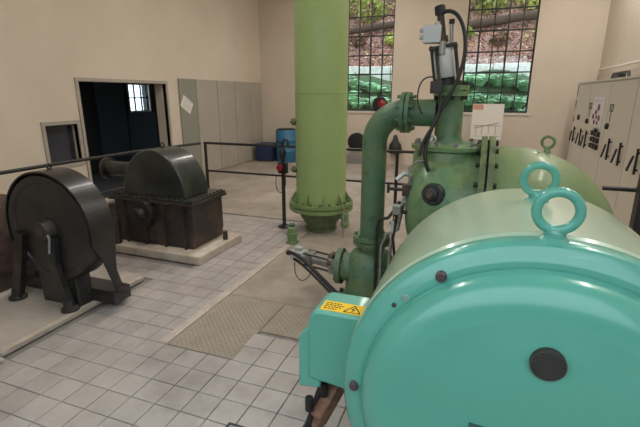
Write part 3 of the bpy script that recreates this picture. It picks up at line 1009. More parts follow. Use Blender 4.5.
for q in range(10):
    a = 2 * PI * q / 10 + 0.16
    c_, s_ = math.cos(a), math.sin(a)
    gmb = MB()
    A_ = Vector((QX, QY, 0))
    e_ = Vector((c_, s_, 0))
    n_ = Vector((-s_, c_, 0)) * 0.006
    pts_ = [A_ + e_ * (QR - 0.005) + Vector((0, 0, 0.39)), A_ + e_ * 0.40 + Vector((0, 0, 0.39)), A_ + e_ * (QR - 0.005) + Vector((0, 0, 0.53))]
    gmb._add([p + n_ for p in pts_] + [p - n_ for p in pts_], [(0, 1, 2), (5, 4, 3), (0, 3, 4, 1), (1, 4, 5, 2), (2, 5, 3, 0)])
    gmb.build('gusset', 'flange_green', pen, smooth=False)
MB().lathe((QX, QY, 0), (0, 0, 1), [(0.0, 0.205), (0.035, 0.205), (0.035, 0.185), (0.07, 0.19), (0.16, 0.25), (0.25, 0.30), (0.29, 0.31)], 56).build('foot_cone', 'penstock_foot', pen, angle=40)
for zz in (0.80, 1.38):
    ft = MB()
    a = math.radians(212)
    p = Vector((QX + QR * math.cos(a), QY + QR * math.sin(a), zz))
    ft.cyl(p - Vector((-0.02, -0.02, 0)), p + Vector((-0.03, -0.03, 0)), 0.042, n=14)
    ft.cyl(p + Vector((-0.03, -0.03, 0)), p + Vector((-0.05, -0.05, 0)), 0.018, n=6)
    ft.build('fitting', 'penstock_foot', pen)
dv = MB().cyl((-1.45, 4.80, 0.19), (-1.45, 4.80, 0.30), 0.045, n=16).sphere((-1.45, 4.80, 0.17), 0.055)
dv.cyl((-1.45, 4.80, 0.24), (-1.62, 4.88, 0.24), 0.022, n=12)
dv.build('drain_valve', 'casing_green', pen)
MB().cyl((-1.46, 4.76, 0.0), (-1.46, 4.76, 0.42), 0.010, n=8).build('valve_rod', 'steel_grey', pen)

# small green hydrant stub in the floor
sx_, sy_ = -1.97, 4.38
hd = thing('floor_valve', (sx_, sy_, 0), 'small moss green valve stub standing in the floor by the upright pipe', 'valve')
MB().lathe((sx_, sy_, 0), (0, 0, 1), [(0, 0.075), (0.02, 0.075), (0.02, 0.058), (0.11, 0.058), (0.11, 0.075), (0.135, 0.075), (0.135, 0.055), (0.19, 0.055), (0.20, 0.03)], 20).build('body', 'elbow_green', hd)
MB().cyl((sx_ - 0.03, sy_, 0.225), (sx_ + 0.03, sy_, 0.225), 0.022, n=12).cyl((sx_, sy_, 0.195), (sx_, sy_, 0.23), 0.014, n=10).build('tap_head', 'pipe_green', hd)

# ================================================================== STANCHION WITH RED STOP BUTTON
ex, ey = -2.33, 4.93
stn = thing('emergency_stop_post', (ex, ey, 0), 'thin black post with red stop button and black bell beside the upright pipe', 'post')
MB().lathe((ex, ey, 0), (0, 0, 1), [(0, 0.085), (0.015, 0.085), (0.03, 0.035), (0.05, 0.024), (0.88, 0.024), (0.94, 0.024)], 20).build('pole', 'rail_black', stn)
sm_ = MB().sphere((ex, ey - 0.01, 0.97), 0.055, 0.85, 0.8, 1.5)
sm_.cyl((ex, ey, 1.02), (ex, ey, 1.12), 0.02, n=12)
sm_.tube(bez((ex, ey, 1.10), (ex + 0.01, ey, 1.18), (ex + 0.10, ey, 1.18), (ex + 0.07, ey, 1.06), 10), 0.012, 8)
sm_.build('bell', 'rubber', stn)
MB().lathe((ex - 0.02, ey - 0.03, 0.80), (0, -1, 0), [(0, 0.04), (0.03, 0.045), (0.045, 0.04), (0.05, 0.02)], 20).build('stop_button', 'red_plastic', stn)
MB().box(ex - 0.06, ex + 0.06, ey - 0.035, ey + 0.035, 0.72, 0.86).build('button_box', 'rail_black', stn, smooth=False, bevel=0.008)
MB().tube(bez((ex + 0.03, ey - 0.02, 0.72), (ex + 0.10, ey - 0.03, 0.45), (ex - 0.14, ey - 0.02, 0.35), (ex - 0.09, ey - 0.02, 0.68), 20), 0.005, 6).build('cord', 'rubber', stn)

# ================================================================== RAILINGS
def railing(name, label, pts, posts, zt, zm, group=None, r=0.019):
    t = thing(name, (posts[0][0], posts[0][1], 0), label, 'railing', group)
    for zz in (zt, zm):
        MB().tube([(x, y, zz) for x, y in pts], r if zz == zt else r * 0.8, 10).build('rail', 'rail_black', t)
    for (x, y) in posts:
        MB().lathe((x, y, 0), (0, 0, 1), [(0, 0.06), (0.012, 0.06), (0.014, 0.022), (zt, 0.022)], 14).build('rail_post', 'rail_black', t)
    return t


railing('railing', 'black tubular railing running across the hall behind the upright pipe',
        [(-3.98, 5.6), (-1.20, 5.6), (-0.62, 5.6)],
        [(-3.96, 5.6), (-0.99, 5.6)], 0.98, 0.55)
railing('railing', 'black tubular railing between the old flywheel and the left wall', [(-4.24, 0.9), (-4.24, 3.3), (-4.20, 4.4), (-4.0, 5.53)], [(-4.24, 1.0), (-4.2, 4.4)], 0.98, 0.55)
railing('railing', 'short black railing between the green draft pipe and the switch cabinets', [(0.98, 4.0), (1.72, 4.0)], [(1.66, 4.0)], 0.965, 0.50)
cp = thing('steel_column', (1.21, 3.86, 0), 'dark grey steel column standing before the switch cabinets', 'column')
MB().box(1.18, 1.245, 3.80, 3.90, 0.01, 1.20).build('shaft', 'rail_black', cp, smooth=False, bevel=0.004)
MB().box(1.13, 1.295, 3.75, 3.935, 0.0, 0.012).build('base_plate', 'rail_black', cp, smooth=False)

# ================================================================== OLD MACHINES ON THE LEFT
# raised concrete slab
sl = MB()
c_ = 0.06
sl.prism([(-5.2, 1.60), (-2.86, 1.60), (-2.86, 2.97 - c_), (-2.86 - 0.3 * c_, 2.97 - 0.3 * c_), (-2.86 - c_, 2.97), (-5.2, 2.97)], 'z', 0.0, 0.035)
slab = struct(sl.build('floor_slab', 'slab_concrete', smooth=False, bevel=0.008), 'low pale concrete slab under the old flywheel', 'slab')
MB().box(-2.90, -2.855, 1.62, 2.90, 0.035, 0.041).build('worn_edge', 'plinth_concrete', slab, smooth=False)
struct(MB().box(-5.2, -2.80, 1.36, 1.58, 0.0, 0.03).build('floor_step', 'slab_concrete', smooth=False, bevel=0.008), 'narrow pale concrete step before the slab', 'step')
SLB = 0.041

# flywheel under a sheet guard
FXc, FZc, FRr, FY0, FY1 = -3.075, 0.69, 0.455, 2.22, 2.44
fwh = thing('flywheel_guard', (FXc, FY0, SLB), 'big black drum shaped flywheel guard on splayed legs upon the concrete slab', 'machine')
a0g, a1g = math.radians(-12), math.radians(200)
vs2, fs2 = [], []
N = 48
for k_ in range(N + 1):
    a = a0g + (a1g - a0g) * k_ / N
    for (yy, rr) in ((FY0, FRr), (FY1, FRr), (FY1, FRr - 0.012), (FY0, FRr - 0.012)):
        vs2.append((FXc + rr * math.cos(a), yy, FZc + rr * math.sin(a)))
for k_ in range(N):
    for j_ in range(4):
        fs2.append((k_ * 4 + j_, k_ * 4 + (j_ + 1) % 4, (k_ + 1) * 4 + (j_ + 1) % 4, (k_ + 1) * 4 + j_))
fs2 += [(0, 1, 2, 3), (N * 4, N * 4 + 3, N * 4 + 2, N * 4 + 1)]
MB()._add(vs2, fs2).build('guard_band', 'black_guard', fwh, angle=30)
MB().lathe((FXc, FY0 + 0.015, FZc), (0, 1, 0), [(0, 0.06), (0.0, 0.36), (-0.012, 0.37), (-0.012, 0.42), (0.02, 0.435), (0.18, 0.435), (0.18, 0.06)], 64).build('flywheel', 'black_paint', fwh, angle=30)
hubm = MB().lathe((FXc, FY0 - 0.06, FZc), (0, 1, 0), [(0, 0.05), (0.0, 0.07), (0.08, 0.09), (0.09, 0.12)], 28)
hubm.cyl((FXc, FY0 - 0.07, FZc), (FXc, FY1 + 0.35, FZc), 0.04, n=20)
hubm.build('shaft_hub', 'old_iron', fwh)
# handle
MB().tube([(FXc + 0.02, FY0 - 0.03, FZc - 0.02), (FXc + 0.06, FY0 - 0.05, FZc - 0.01), (FXc + 0.075, FY0 - 0.05, FZc - 0.05), (FXc + 0.06, FY0 - 0.05, FZc - 0.12), (FXc + 0.05, FY0 - 0.05, FZc - 0.17)], 0.010, 8).build('handle', 'steel_grey', fwh)
for (p, q) in (((-2.80, FY0 - 0.01), (-2.965, FY0 - 0.02)), ((-2.66, FY1 - 0.02), (-2.56, FY1 + 0.02)), ((-3.42, FY0 - 0.01), (-3.54, FY0 - 0.02)), ((-3.52, FY1 - 0.02), (-3.58, FY1 + 0.02))):
    pass


def leg(pts, wds):
    mb = MB()
    for (p, q), wd in zip(zip(pts, pts[1:]), wds):
        mb.bar(p, q, wd, 0.05, upv=(0, 1, 0))
    x, y, z = pts[-1]
    mb.lathe((x, y, z), (0, 0, 1), [(0, 0.07), (0.015, 0.07), (0.04, 0.045), (0.09, 0.035)], 16)
    mb.build('leg', 'black_guard', fwh, smooth=False, bevel=0.004)


leg([(-3.01, FY0 - 0.01, FZc - 0.05), (-3.03, FY0 - 0.02, 0.42), (-2.985, FY0 - 0.02, 0.22), (-2.94, FY0 - 0.02, SLB)], [0.07, 0.065, 0.075])
leg([(-3.36, FY0 - 0.01, FZc - 0.05), (-3.42, FY0 - 0.02, 0.40), (-3.54, FY0 - 0.02, SLB)], [0.09, 0.09])
# tapering sheet strap running down from the band to the beam end
sx0 = FXc + FRr * math.cos(a0g)
sz0 = FZc + FRr * math.sin(a0g)
st5 = MB()
rows = [(sx0, FY0, FY1, sz0), (sx0 - 0.02, FY0 + 0.10, FY1, 0.45), (sx0 - 0.05, FY1 - 0.06, FY1 + 0.02, 0.32), (sx0 - 0.02, FY1 - 0.03, FY1 + 0.04, 0.16)]
vv, ff = [], []
for (x, ya, yb, z) in rows:
    vv += [(x, ya, z), (x, yb, z), (x - 0.014, yb, z), (x - 0.014, ya, z)]
for q in range(3):
    for j_ in range(4):
        ff.append((q * 4 + j_, q * 4 + (j_ + 1) % 4, q * 4 + 4 + (j_ + 1) % 4, q * 4 + 4 + j_))
ff += [(3, 2, 1, 0), (12, 13, 14, 15)]
st5._add(vv, ff)
st5.lathe((sx0 - 0.02, FY1 + 0.005, 0.155), (0, 0, 1), [(0, 0.06), (0.012, 0.06), (0.02, 0.03)], 16)
st5.build('leg', 'black_guard', fwh, angle=30)
leg([(-3.52, FY1 - 0.03, FZc - 0.20), (-3.54, FY1, 0.40), (-3.56, FY1 + 0.03, 0.155)], [0.10, 0.075])
MB().box(-3.75, -2.665, FY1 - 0.06, FY1 + 0.12, SLB, 0.155).build('base_beam', 'black_paint', fwh, smooth=False, bevel=0.006)
MB().box(-3.30, -2.90, FY0 + 0.03, FY1 - 0.05, SLB, 0.30).build('base_block', 'black_paint', fwh, smooth=False, bevel=0.006)
MB().torus((FXc - 0.02, FY0 + 0.12, FZc + FRr + 0.02), (1, 0, 0), 0.018, 0.007, 18, 8).build('lifting_eye', 'bolt_dark', fwh)

# old generator drum on the slab to the left
og = thing('old_generator', (-3.95, 2.45, SLB), 'brown wound old generator drum on the slab beside the flywheel', 'generator')
MB().lathe((-4.16, 2.45, 0.50), (1, 0, 0), [(0, 0.28), (0.02, 0.34), (0.10, 0.34), (0.11, 0.31), (0.29, 0.31), (0.30, 0.34), (0.38, 0.34), (0.40, 0.28)], 48).build('drum', 'copper_brown', og, angle=30)
MB().lathe((-3.76, 2.45, 0.50), (1, 0, 0), [(0, 0.07), (0.08, 0.07), (0.08, 0.045), (0.14, 0.045)], 24).build('shaft', 'old_iron', og)
for q in range(20):
    a = 2 * PI * q / 20
    yy, zz = 2.45 + 0.325 * math.cos(a), 0.50 + 0.325 * math.sin(a)
    MB().bar((-4.05, yy, zz), (-3.87, yy, zz), 0.03, 0.03).build('winding', 'rust', og, smooth=False)
for xx in (-4.09, -3.83):
    MB().prism([(2.18, SLB), (2.72, SLB), (2.64, 0.30), (2.26, 0.30)], 'x', xx - 0.05, xx + 0.05).build('foot', 'old_iron', og, smooth=False)

# plinth and old turbine with half round hood
pl_ = MB().prism([(-4.15, 3.41), (-2.575, 3.40), (-2.56, 4.22), (-4.15, 4.22)], 'z', 0.0, 0.095)
struct(pl_.build('floor_plinth', 'plinth_concrete', smooth=False, bevel=0.012), 'pale concrete plinth under the black hooded turbine', 'plinth')
PT = 0.095
HX, HY0, HY1, HZ = -3.225, 3.56, 4.12, 0.64
ot = thing('old_turbine', (HX, HY0, PT), 'black half round hooded turbine on an iron box upon the concrete plinth', 'turbine')
bxm = MB()
bxm.prism([(-3.78, PT), (-2.76, PT), (-2.735, PT + 0.12), (-2.735, HZ - 0.06), (-3.78, HZ - 0.06)], 'y', HY0, HY1)
bxm.build('iron_box', 'old_iron', ot, smooth=False, bevel=0.01)
MB().box(-3.82, -2.69, HY0 - 0.045, HY1 + 0.03, HZ - 0.06, HZ - 0.03).build('box_flange', 'old_iron', ot, smooth=False, bevel=0.004)
MB().box(-3.80, -2.70, HY0 - 0.035, HY1 + 0.02, HZ - 0.028, HZ).build('hood_flange', 'hood_black', ot, smooth=False, bevel=0.004)
bolt_objs(ot, 'bolt', 'old_iron', [(-3.74 + q * 0.07, HY0 - 0.022, HZ + 0.009) for q in range(15)] + [(-2.715, HY0 + 0.03 + q * 0.07, HZ + 0.009) for q in range(8)], (0, 0, 1), 0.014, 0.018)
HRx, HRz = 0.41, 0.50
poly = [(HX + HRx * math.cos(PI * q / 36), HZ + HRz * math.sin(PI * q / 36)) for q in range(37)]
MB().prism(poly, 'y', HY0 + 0.01, HY0 + 0.42).build('hood', 'hood_black', ot, angle=30, bevel=0.014)
MB().torus((HX, HY0 + 0.22, HZ + HRz + 0.03), (1, 0, 0), 0.026, 0.008, 20, 8).cyl((HX, HY0 + 0.22, HZ + HRz - 0.01), (HX, HY0 + 0.22, HZ + HRz + 0.012), 0.016, n=12).build('lifting_eye', 'bolt_dark', ot)
for q in range(4):
    xx = -3.62 + q * 0.26
    MB().box(xx - 0.012, xx + 0.012, HY0 - 0.03, HY0, PT, HZ - 0.06).build('box_rib', 'old_iron', ot, smooth=False)
inl2 = MB().cyl((-3.62, 3.75, 0.88), (-3.98, 3.75, 0.88), 0.085, n=28)
inl2.lathe((-3.98, 3.75, 0.88), (-1, 0, 0), [(0, 0.085), (0, 0.125), (0.035, 0.125), (0.035, 0.03)], 28, cap0=False)
inl2.build('inlet_stub', 'black_guard', ot)
MB().lathe((-3.35, HY0 - 0.16, 0.46), (0, 1, 0), [(0, 0.04), (0, 0.06), (0.06, 0.08), (0.06, 0.15), (0.10, 0.16), (0.16, 0.16)], 28).build('bearing', 'black_paint', ot)
MB().cyl((-3.70, 3.36 + 0.10, PT), (-3.70, 3.46, 0.55), 0.05, n=18).build('drain_pipe', 'old_iron', ot)
MB().cyl((-2.63, 3.98, PT), (-2.63, 3.98, 0.10 + PT), 0.028, n=14).build('foot_bolt', 'old_iron', ot)

# ================================================================== SWITCH CABINETS
CX = 1.75
CT = 1.90
edges = [10.12, 8.92, 7.62, 6.42, 5.25, 4.25]
lab = ['beige switch cabinet at the back wall end of the row',
       'beige switch cabinet with white mimic panel and fork symbols',
       'beige switch cabinet between the mimic panel cabinet and the next',
       'beige switch cabinet third from the back wall end',
       'beige switch cabinet nearest the steel column']
lab = ['beige switch cabinet standing in the corner by the back wall',
       'beige switch cabinet with white mimic panel of dark red dots',
       'beige switch cabinet next to the one with the white panel, with a fork symbol',
       'beige switch cabinet two along from the one with the white panel',
       'beige switch cabinet at the open end of the row by the railing']
cabs = []
for q in range(5):
    y1, y0 = edges[q], edges[q + 1]
    c = thing('switch_cabinet', (CX + 0.2, (y0 + y1) / 2, 0), lab[q], 'cabinet', 'switch cabinets along the right wall')
    MB().box(CX + 0.02, XR - 0.005, y0 + 0.004, y1 - 0.004, 0.0, CT).build('body', 'cabinet_paint', c, smooth=False)
    MB().box(CX, CX + 0.02, y0 + 0.012, y1 - 0.012, 0.06, CT - 0.03).build('door', 'cabinet_paint', c, smooth=False, bevel=0.004)
    MB().box(CX - 0.01, XR - 0.005, y0 + 0.004, y1 - 0.004, CT, CT + 0.025).build('top_rail', 'cabinet_edge', c, smooth=False)
    cabs.append(c)
# bright end strip with slots
for q in range(3):
    zz = (1.78, 1.52, 1.22)[q]
    MB().box(CX - 0.006, CX, 10.02, 10.07, zz - (0.10, 0.07, 0.05)[q], zz + (0.10, 0.07, 0.05)[q]).build('slot', 'bolt_dark', cabs[0], smooth=False)


def cab_of(y):
    for q in range(5):
        if edges[q + 1] <= y <= edges[q]:
            return cabs[q]
    return cabs[-1]


# knife switch levers: black forks
for y in (9.70, 9.07, 8.62, 7.12, 6.56, 5.87, 4.9):
    c = cab_of(y)
    z = 0.95
    lv = MB()
    lv.bar((CX - 0.03, y, z - 0.15), (CX - 0.03, y, z + 0.15), 0.022, 0.022, upv=(1, 0, 0))
    lv.bar((CX - 0.04, y + 0.24, z - 0.14), (CX - 0.06, y + 0.02, z + 0.06), 0.022, 0.022)
    lv.bar((CX, y, z + 0.10), (CX - 0.04, y, z + 0.10), 0.022, 0.022)
    lv.bar((CX, y, z - 0.10), (CX - 0.04, y, z - 0.10), 0.022, 0.022)
    lv.build('switch_lever', 'rubber', c, smooth=False)
# switch cluster
sc = MB()
for i_ in range(3):
    for j_ in range(3):
        MB().box(CX - 0.045, CX, 7.80 + i_ * 0.17, 7.91 + i_ * 0.17, 0.86 + j_ * 0.10, 0.93 + j_ * 0.10).build('fuse', 'rubber', cabs[1], smooth=False, bevel=0.004)

sc = MB().sphere((CX - 0.03, 8.02, 1.15), 0.045, 0.6, 1.6, 0.7)
sc.build('knob', 'rubber', cabs[1])
# white mimic panel with dots
mi_ = MB().box(CX - 0.014, CX, 7.80, 8.50, 1.20, 1.66).build('mimic_panel', 'white_panel', cabs[1], smooth=False, bevel=0.003)
MB().box(CX - 0.018, CX - 0.004, 7.84, 8.46, 1.60, 1.604).build('panel_line', 'bolt_dark', mi_, smooth=False)
for (yy, zz, rr) in ((8.08, 1.50, 0.055), (8.22, 1.42, 0.036), (8.36, 1.35, 0.042), (8.14, 1.35, 0.03), (7.98, 1.34, 0.045), (8.25, 1.27, 0.036), (8.06, 1.26, 0.03)):
    MB().lathe((CX - 0.014, yy, zz), (-1, 0, 0), [(0, rr), (0.012, rr), (0.016, rr * 0.6)], 16).build('indicator', 'purple_dot', mi_)
# fork symbols and knobs beside the panel
for (yy, c) in ((8.74, cabs[1]), (7.40, cabs[2])):
    fk = MB()
    x0, x1 = CX - 0.006, CX
    fk.box(x0, x1, yy - 0.008, yy + 0.008, 1.32, 1.56).box(x0, x1, yy - 0.09, yy + 0.09, 1.46, 1.475).box(x0, x1, yy - 0.09, yy + 0.09, 1.55, 1.565)
    fk.box(x0, x1, yy - 0.09, yy - 0.075, 1.46, 1.56).box(x0, x1, yy + 0.075, yy + 0.09, 1.46, 1.56)
    fk.build('fork_symbol', 'bolt_dark', c, smooth=False)
    MB().lathe((CX, yy + 0.04, 1.25), (-1, 0, 0), [(0, 0.045), (0.03, 0.045), (0.04, 0.03)], 16).build('knob', 'rubber', c)
MB().lathe((CX, 9.55, 1.28), (-1, 0, 0), [(0, 0.05), (0.03, 0.05)], 16).build('knob', 'rubber', cabs[0])
# conduit on the wall above the cabinets
cd = MB().tube([(XR - 0.03, 10.6, 2.18), (XR - 0.03, 4.0, 2.18)], 0.018, 8)
cdo = tag(cd.build('wall_conduit', 'sill_paint'), 'thin pale conduit running along the wall above the switch cabinets', 'conduit')
hc = thing('cable_hoop', (1.95, 8.1, CT + 0.026), 'short dark cable hoop on top of the switch cabinet with white panel', 'cable')
MB().tube([(1.95, 8.55, CT + 0.048), (1.95, 8.50, CT + 0.12), (1.95, 7.7, CT + 0.12), (1.95, 7.65, CT + 0.048)], 0.022, 8).build('hoop', 'bolt_dark', hc)
MB().box(1.90, 2.0, 8.0, 8.3, CT + 0.026, CT + 0.10).build('bracket', 'bolt_dark', hc, smooth=False)

# ================================================================== THINGS ALONG THE BACK AND LEFT WALLS
# info board on two legs
ib = thing('info_board', (0.11, 10.25, 0), 'white information board with reddish heading standing before the back window', 'board')
BY = 10.25
MB().box(-0.20, 0.44, BY - 0.012, BY + 0.012, 0.74, 1.50).build('board', 'paper', ib, smooth=False)
MB().box(-0.19, 0.02, BY - 0.015, BY - 0.012, 1.38, 1.49).build('heading', 'paper_red', ib, smooth=False)
pk = MB()
pk.box(-0.16, 0.40, BY - 0.015, BY - 0.012, 1.03, 1.045).bar((-0.14, BY - 0.0135, 0.98), (0.36, BY - 0.0135, 1.10), 0.003, 0.02)
for xx in (-0.10, 0.02, 0.16, 0.30):
    pk.box(xx, xx + 0.014, BY - 0.015, BY - 0.012, 0.84, 1.03)
pk.box(-0.16, 0.40, BY - 0.015, BY - 0.012, 0.80, 0.81)
pk.build('drawing', 'paper_ink', ib, smooth=False)
for xx in (-0.14, 0.38):
    MB().box(xx - 0.02, xx + 0.02, BY + 0.012, BY + 0.05, 0.0, 1.40).build('leg', 'steel_grey', ib, smooth=False)
    MB().box(xx - 0.02, xx + 0.02, BY - 0.2, BY + 0.25, 0.0, 0.03).build('foot', 'steel_grey', ib, smooth=False)

# red lamp in black hood on the window sill
rl = thing('signal_lamp', (-2.36, 10.62, 1.3), 'black hooded signal lamp with red lens on the window sill', 'lamp')
MB().lathe((-2.36, 10.70, 1.46), (0, -1, 0), [(0, 0.10), (0.02, 0.17), (0.09, 0.19), (0.11, 0.17)], 24).build('hood', 'rubber', rl)
MB().lathe((-2.31, 10.595, 1.47), (0, -1, 0), [(0, 0.11), (0.02, 0.10), (0.045, 0.05), (0.05, 0.0)], 24).build('lens', 'red_plastic', rl)
MB().box(-2.41, -2.31, 10.65, 10.72, 1.30, 1.36).build('foot', 'rubber', rl, smooth=False)
# black hose reel on the wall
hr_ = thing('hose_reel', (-2.93, 10.69, 0.52), 'round black reel hung on the back wall below the window', 'reel')
MB().lathe((-2.93, 10.695, 0.54), (0, -1, 0), [(0, 0.06), (0.02, 0.22), (0.05, 0.22), (0.05, 0.17), (0.11, 0.17), (0.11, 0.22), (0.14, 0.22), (0.15, 0.18), (0.15, 0.0)], 32).build('reel', 'rubber', hr_)
MB().cyl((-2.93, 10.56, 0.54), (-2.93, 10.53, 0.54), 0.03, n=16).build('axle', 'bolt_dark', hr_)
# black bell shaped siren
br = thing('wall_siren', (-1.93, 10.69, 0.5), 'black bell shaped siren on the back wall behind the elbow pipe', 'siren')
MB().lathe((-1.93, 10.55, 0.30), (0, 0, 1), [(0, 0.15), (0.10, 0.165), (0.22, 0.14), (0.30, 0.07), (0.42, 0.045), (0.45, 0.02)], 24).build('bell', 'rubber', br)
MB().box(-1.96, -1.90, 10.55, 10.695, 0.55, 0.62).build('bracket', 'rubber', br, smooth=False)
# low grey trunk at the foot of the back wall
MBo = MB().box(-3.25, -2.45, 10.45, 10.69, 0.0, 0.20).build('cable_duct', 'steel_grey', smooth=False, bevel=0.01)
tag(MBo, 'low grey metal cable duct on the floor below the black reel', 'duct')
# blue drum and navy crate
bd = thing('blue_drum', (-4.72, 10.25, 0), 'blue metal drum with black lid behind the thin black post', 'drum')
MB().lathe((-4.72, 10.25, 0), (0, 0, 1), [(0, 0.27), (0.02, 0.28), (0.27, 0.28), (0.285, 0.29), (0.30, 0.28), (0.55, 0.28), (0.565, 0.29), (0.58, 0.28), (0.80, 0.28), (0.82, 0.27)], 32).build('body', 'blue_drum', bd)
MB().lathe((-4.72, 10.25, 0.82), (0, 0, 1), [(0, 0.24), (0.02, 0.24), (0.03, 0.20)], 28).build('lid', 'rubber', bd)
nc_ = thing('tool_crate', (-5.22, 10.2, 0), 'dark navy wooden crate in the corner beside the blue drum', 'crate')
MB().box(-5.48, -5.03, 9.95, 10.4, 0.03, 0.42).build('box', 'navy_box', nc_, smooth=False, bevel=0.008)
MB().box(-5.50, -5.01, 9.93, 10.42, 0.42, 0.46).build('lid', 'navy_box', nc_, smooth=False, bevel=0.006)
for s in (9.98, 10.33):
    MB().box(-5.46, -5.05, s, s + 0.05, 0.0, 0.03).build('skid', 'rust', nc_, smooth=False)
# paper pinned askew on the wall
pp = thing('notice_sheet', (XL + 0.035, 7.42, 1.5), 'white notice sheet pinned askew on the wall beside the doorway', 'notice')
pq = MB()
for (du, dv) in ((-0.17, -0.12), (0.17, -0.12), (0.17, 0.12), (-0.17, 0.12)):
    a = math.radians(-32)
    pq.v.append((XL + 0.036, 7.42 + du * math.cos(a) - dv * math.sin(a), 1.50 + du * math.sin(a) + dv * math.cos(a)))
pq.v += [(x - 0.003, y, z) for x, y, z in pq.v]
pq.f = [(0, 1, 2, 3), (7, 6, 5, 4)] + [(i_, (i_ + 1) % 4, 4 + (i_ + 1) % 4, 4 + i_) for i_ in range(4)]
pq.mi = [0] * 6
pq.build('sheet', 'paper', pp, smooth=False)
a = math.radians(-32)
ln = MB()
for r_ in range(4):
    dv = 0.08 - r_ * 0.05
    p0 = (-0.13 * math.cos(a) - dv * math.sin(a), -0.13 * math.sin(a) + dv * math.cos(a))
    p1 = (0.11 * math.cos(a) - dv * math.sin(a), 0.11 * math.sin(a) + dv * math.cos(a))
    ln.bar((XL + 0.0365, 7.42 + p0[0], 1.5 + p0[1]), (XL + 0.0365, 7.42 + p1[0], 1.5 + p1[1]), 0.001, 0.012, upv=(1, 0, 0))
ln.build('text_lines', 'panel_grey', pp, smooth=False)

# ================================================================== OUTSIDE, BEYOND THE BACK WINDOWS
def bank_z(x, y):
    """leaf covered slope behind the building"""
    z = 1.55
    if y > 15.0:
        z = 2.42 + (y - 15.0) * 0.62
    elif y > 12.0:
        z = 0.4 + (y - 12.0) * 0.70
    else:
        z = 0.4
    return z + 0.12 * math.sin(x * 1.3 + y) + 0.08 * math.sin(x * 2.9 - y * 1.7)


gx0, gx1, gy0, gy1 = -8.5, 8, 11.05, 28
nx, ny = 60, 50
gb = MB()
gv = []
for j_ in range(ny + 1):
    for i_ in range(nx + 1):
        x = gx0 + (gx1 - gx0) * i_ / nx
        y = gy0 + (gy1 - gy0) * j_ / ny
        gv.append((x, y, bank_z(x, y)))
gb._add(gv, [(j_ * (nx + 1) + i_, j_ * (nx + 1) + i_ + 1, (j_ + 1) * (nx + 1) + i_ + 1, (j_ + 1) * (nx + 1) + i_) for j_ in range(ny) for i_ in range(nx)])
bank = struct(gb.build('ground_bank', ['leaf_soil', 'moss']), 'leaf covered bank rising behind the hall', 'bank')
bank.data.polygons.foreach_set('material_index', [1 if p.center.y < 14.85 else 0 for p in bank.data.polygons])
lf = MB()
for q in range(30000):
    x = random.uniform(-8.3, 4.5)
    y = random.uniform(15.1, 24)
    z = bank_z(x, y) + 0.02
    s = random.uniform(0.03, 0.065)
    a = random.uniform(0, 2 * PI)
    u = Vector((math.cos(a), math.sin(a), random.uniform(-0.2, 0.7))).normalized() * s
    w2 = Vector((-math.sin(a), math.cos(a), random.uniform(-0.1, 0.9))).normalized() * s * 0.6
    p = Vector((x, y, z))
    lf._add([p - u, p - w2, p + u, p + w2 + Vector((0, 0, 0.02))], [(0, 1, 2, 3)], random.choice((0, 0, 0, 1, 2, 2, 3)))
tag(lf.build('leaf_litter', ['leaf_red', 'leaf_tan', 'leaf_dark', 'leaf_yellow'], bank, smooth=False), 'fallen red brown leaves', kind='stuff')
# white kerb stones along the path
for q in range(12):
    x = -8.2 + q * 1.05
    z = 1.93
    tag(MB().box(x, x + 1.02, 14.72, 14.98, 1.9, 2.60 + random.uniform(-0.02, 0.02)).build('kerb_stone', 'stone_white', smooth=False, bevel=0.02),
        'pale kerb stone in the row between ferns and leaf bank', 'kerb', 'kerb stones outside the windows')


def fern(x, y, r, nf):
    z = bank_z(x, y) - 0.03
    t = thing('fern', (x, y, z), 'bright green fern outside the window ' + ('beside the upright pipe' if x < -2 else 'behind the hydraulic cylinder') + (', close to the pane' if y < 12.8 else (', just below the kerb stones' if y > 13.5 else ', halfway up the bank')), 'fern', 'ferns outside the windows')
    mb = MB()
    for q in range(nf):
        a = 2 * PI * q / nf + random.uniform(-0.2, 0.2)
        L = r * random.uniform(0.8, 1.15)
        d_ = Vector((math.cos(a), math.sin(a), 0))
        s_ = Vector((-math.sin(a), math.cos(a), 0))
        hgt = random.uniform(0.5, 0.95) * r
        prev = None
        for k_ in range(9):
            tt = k_ / 8
            p = Vector((x, y, z)) + d_ * L * tt + Vector((0, 0, 1)) * (hgt * math.sin(tt * 2.1))
            wd = 0.16 * r * math.sin(PI * min(1, 0.1 + tt * 0.9)) + 0.01
            if prev is not None and k_ > 1:
                # a pair of leaflets
                for s2 in (-1, 1):
                    mb._add([prev, prev + (p - prev) * 0.7, p + s_ * s2 * wd * 1.5 + Vector((0, 0, -0.02)), prev + s_ * s2 * wd * 1.3 + (p - prev) * 0.2], [(0, 1, 2, 3)])
            prev = p
    mb.build('fronds', 'fern_green', t, smooth=False)


for (x0, x1, n_) in ((-5.6, -2.6, 20), (-1.4, 1.7, 22)):
    for q in range(n_):
        y = 12.5 + (q % 3) * 0.72 + random.uniform(-0.1, 0.1)
        x = x0 + (x1 - x0) * (q + 0.5) / n_ * (1 + (y - 12.6) * 0.02) + random.uniform(-0.1, 0.1)
        fern(x, y, random.uniform(0.42, 0.52), 16)


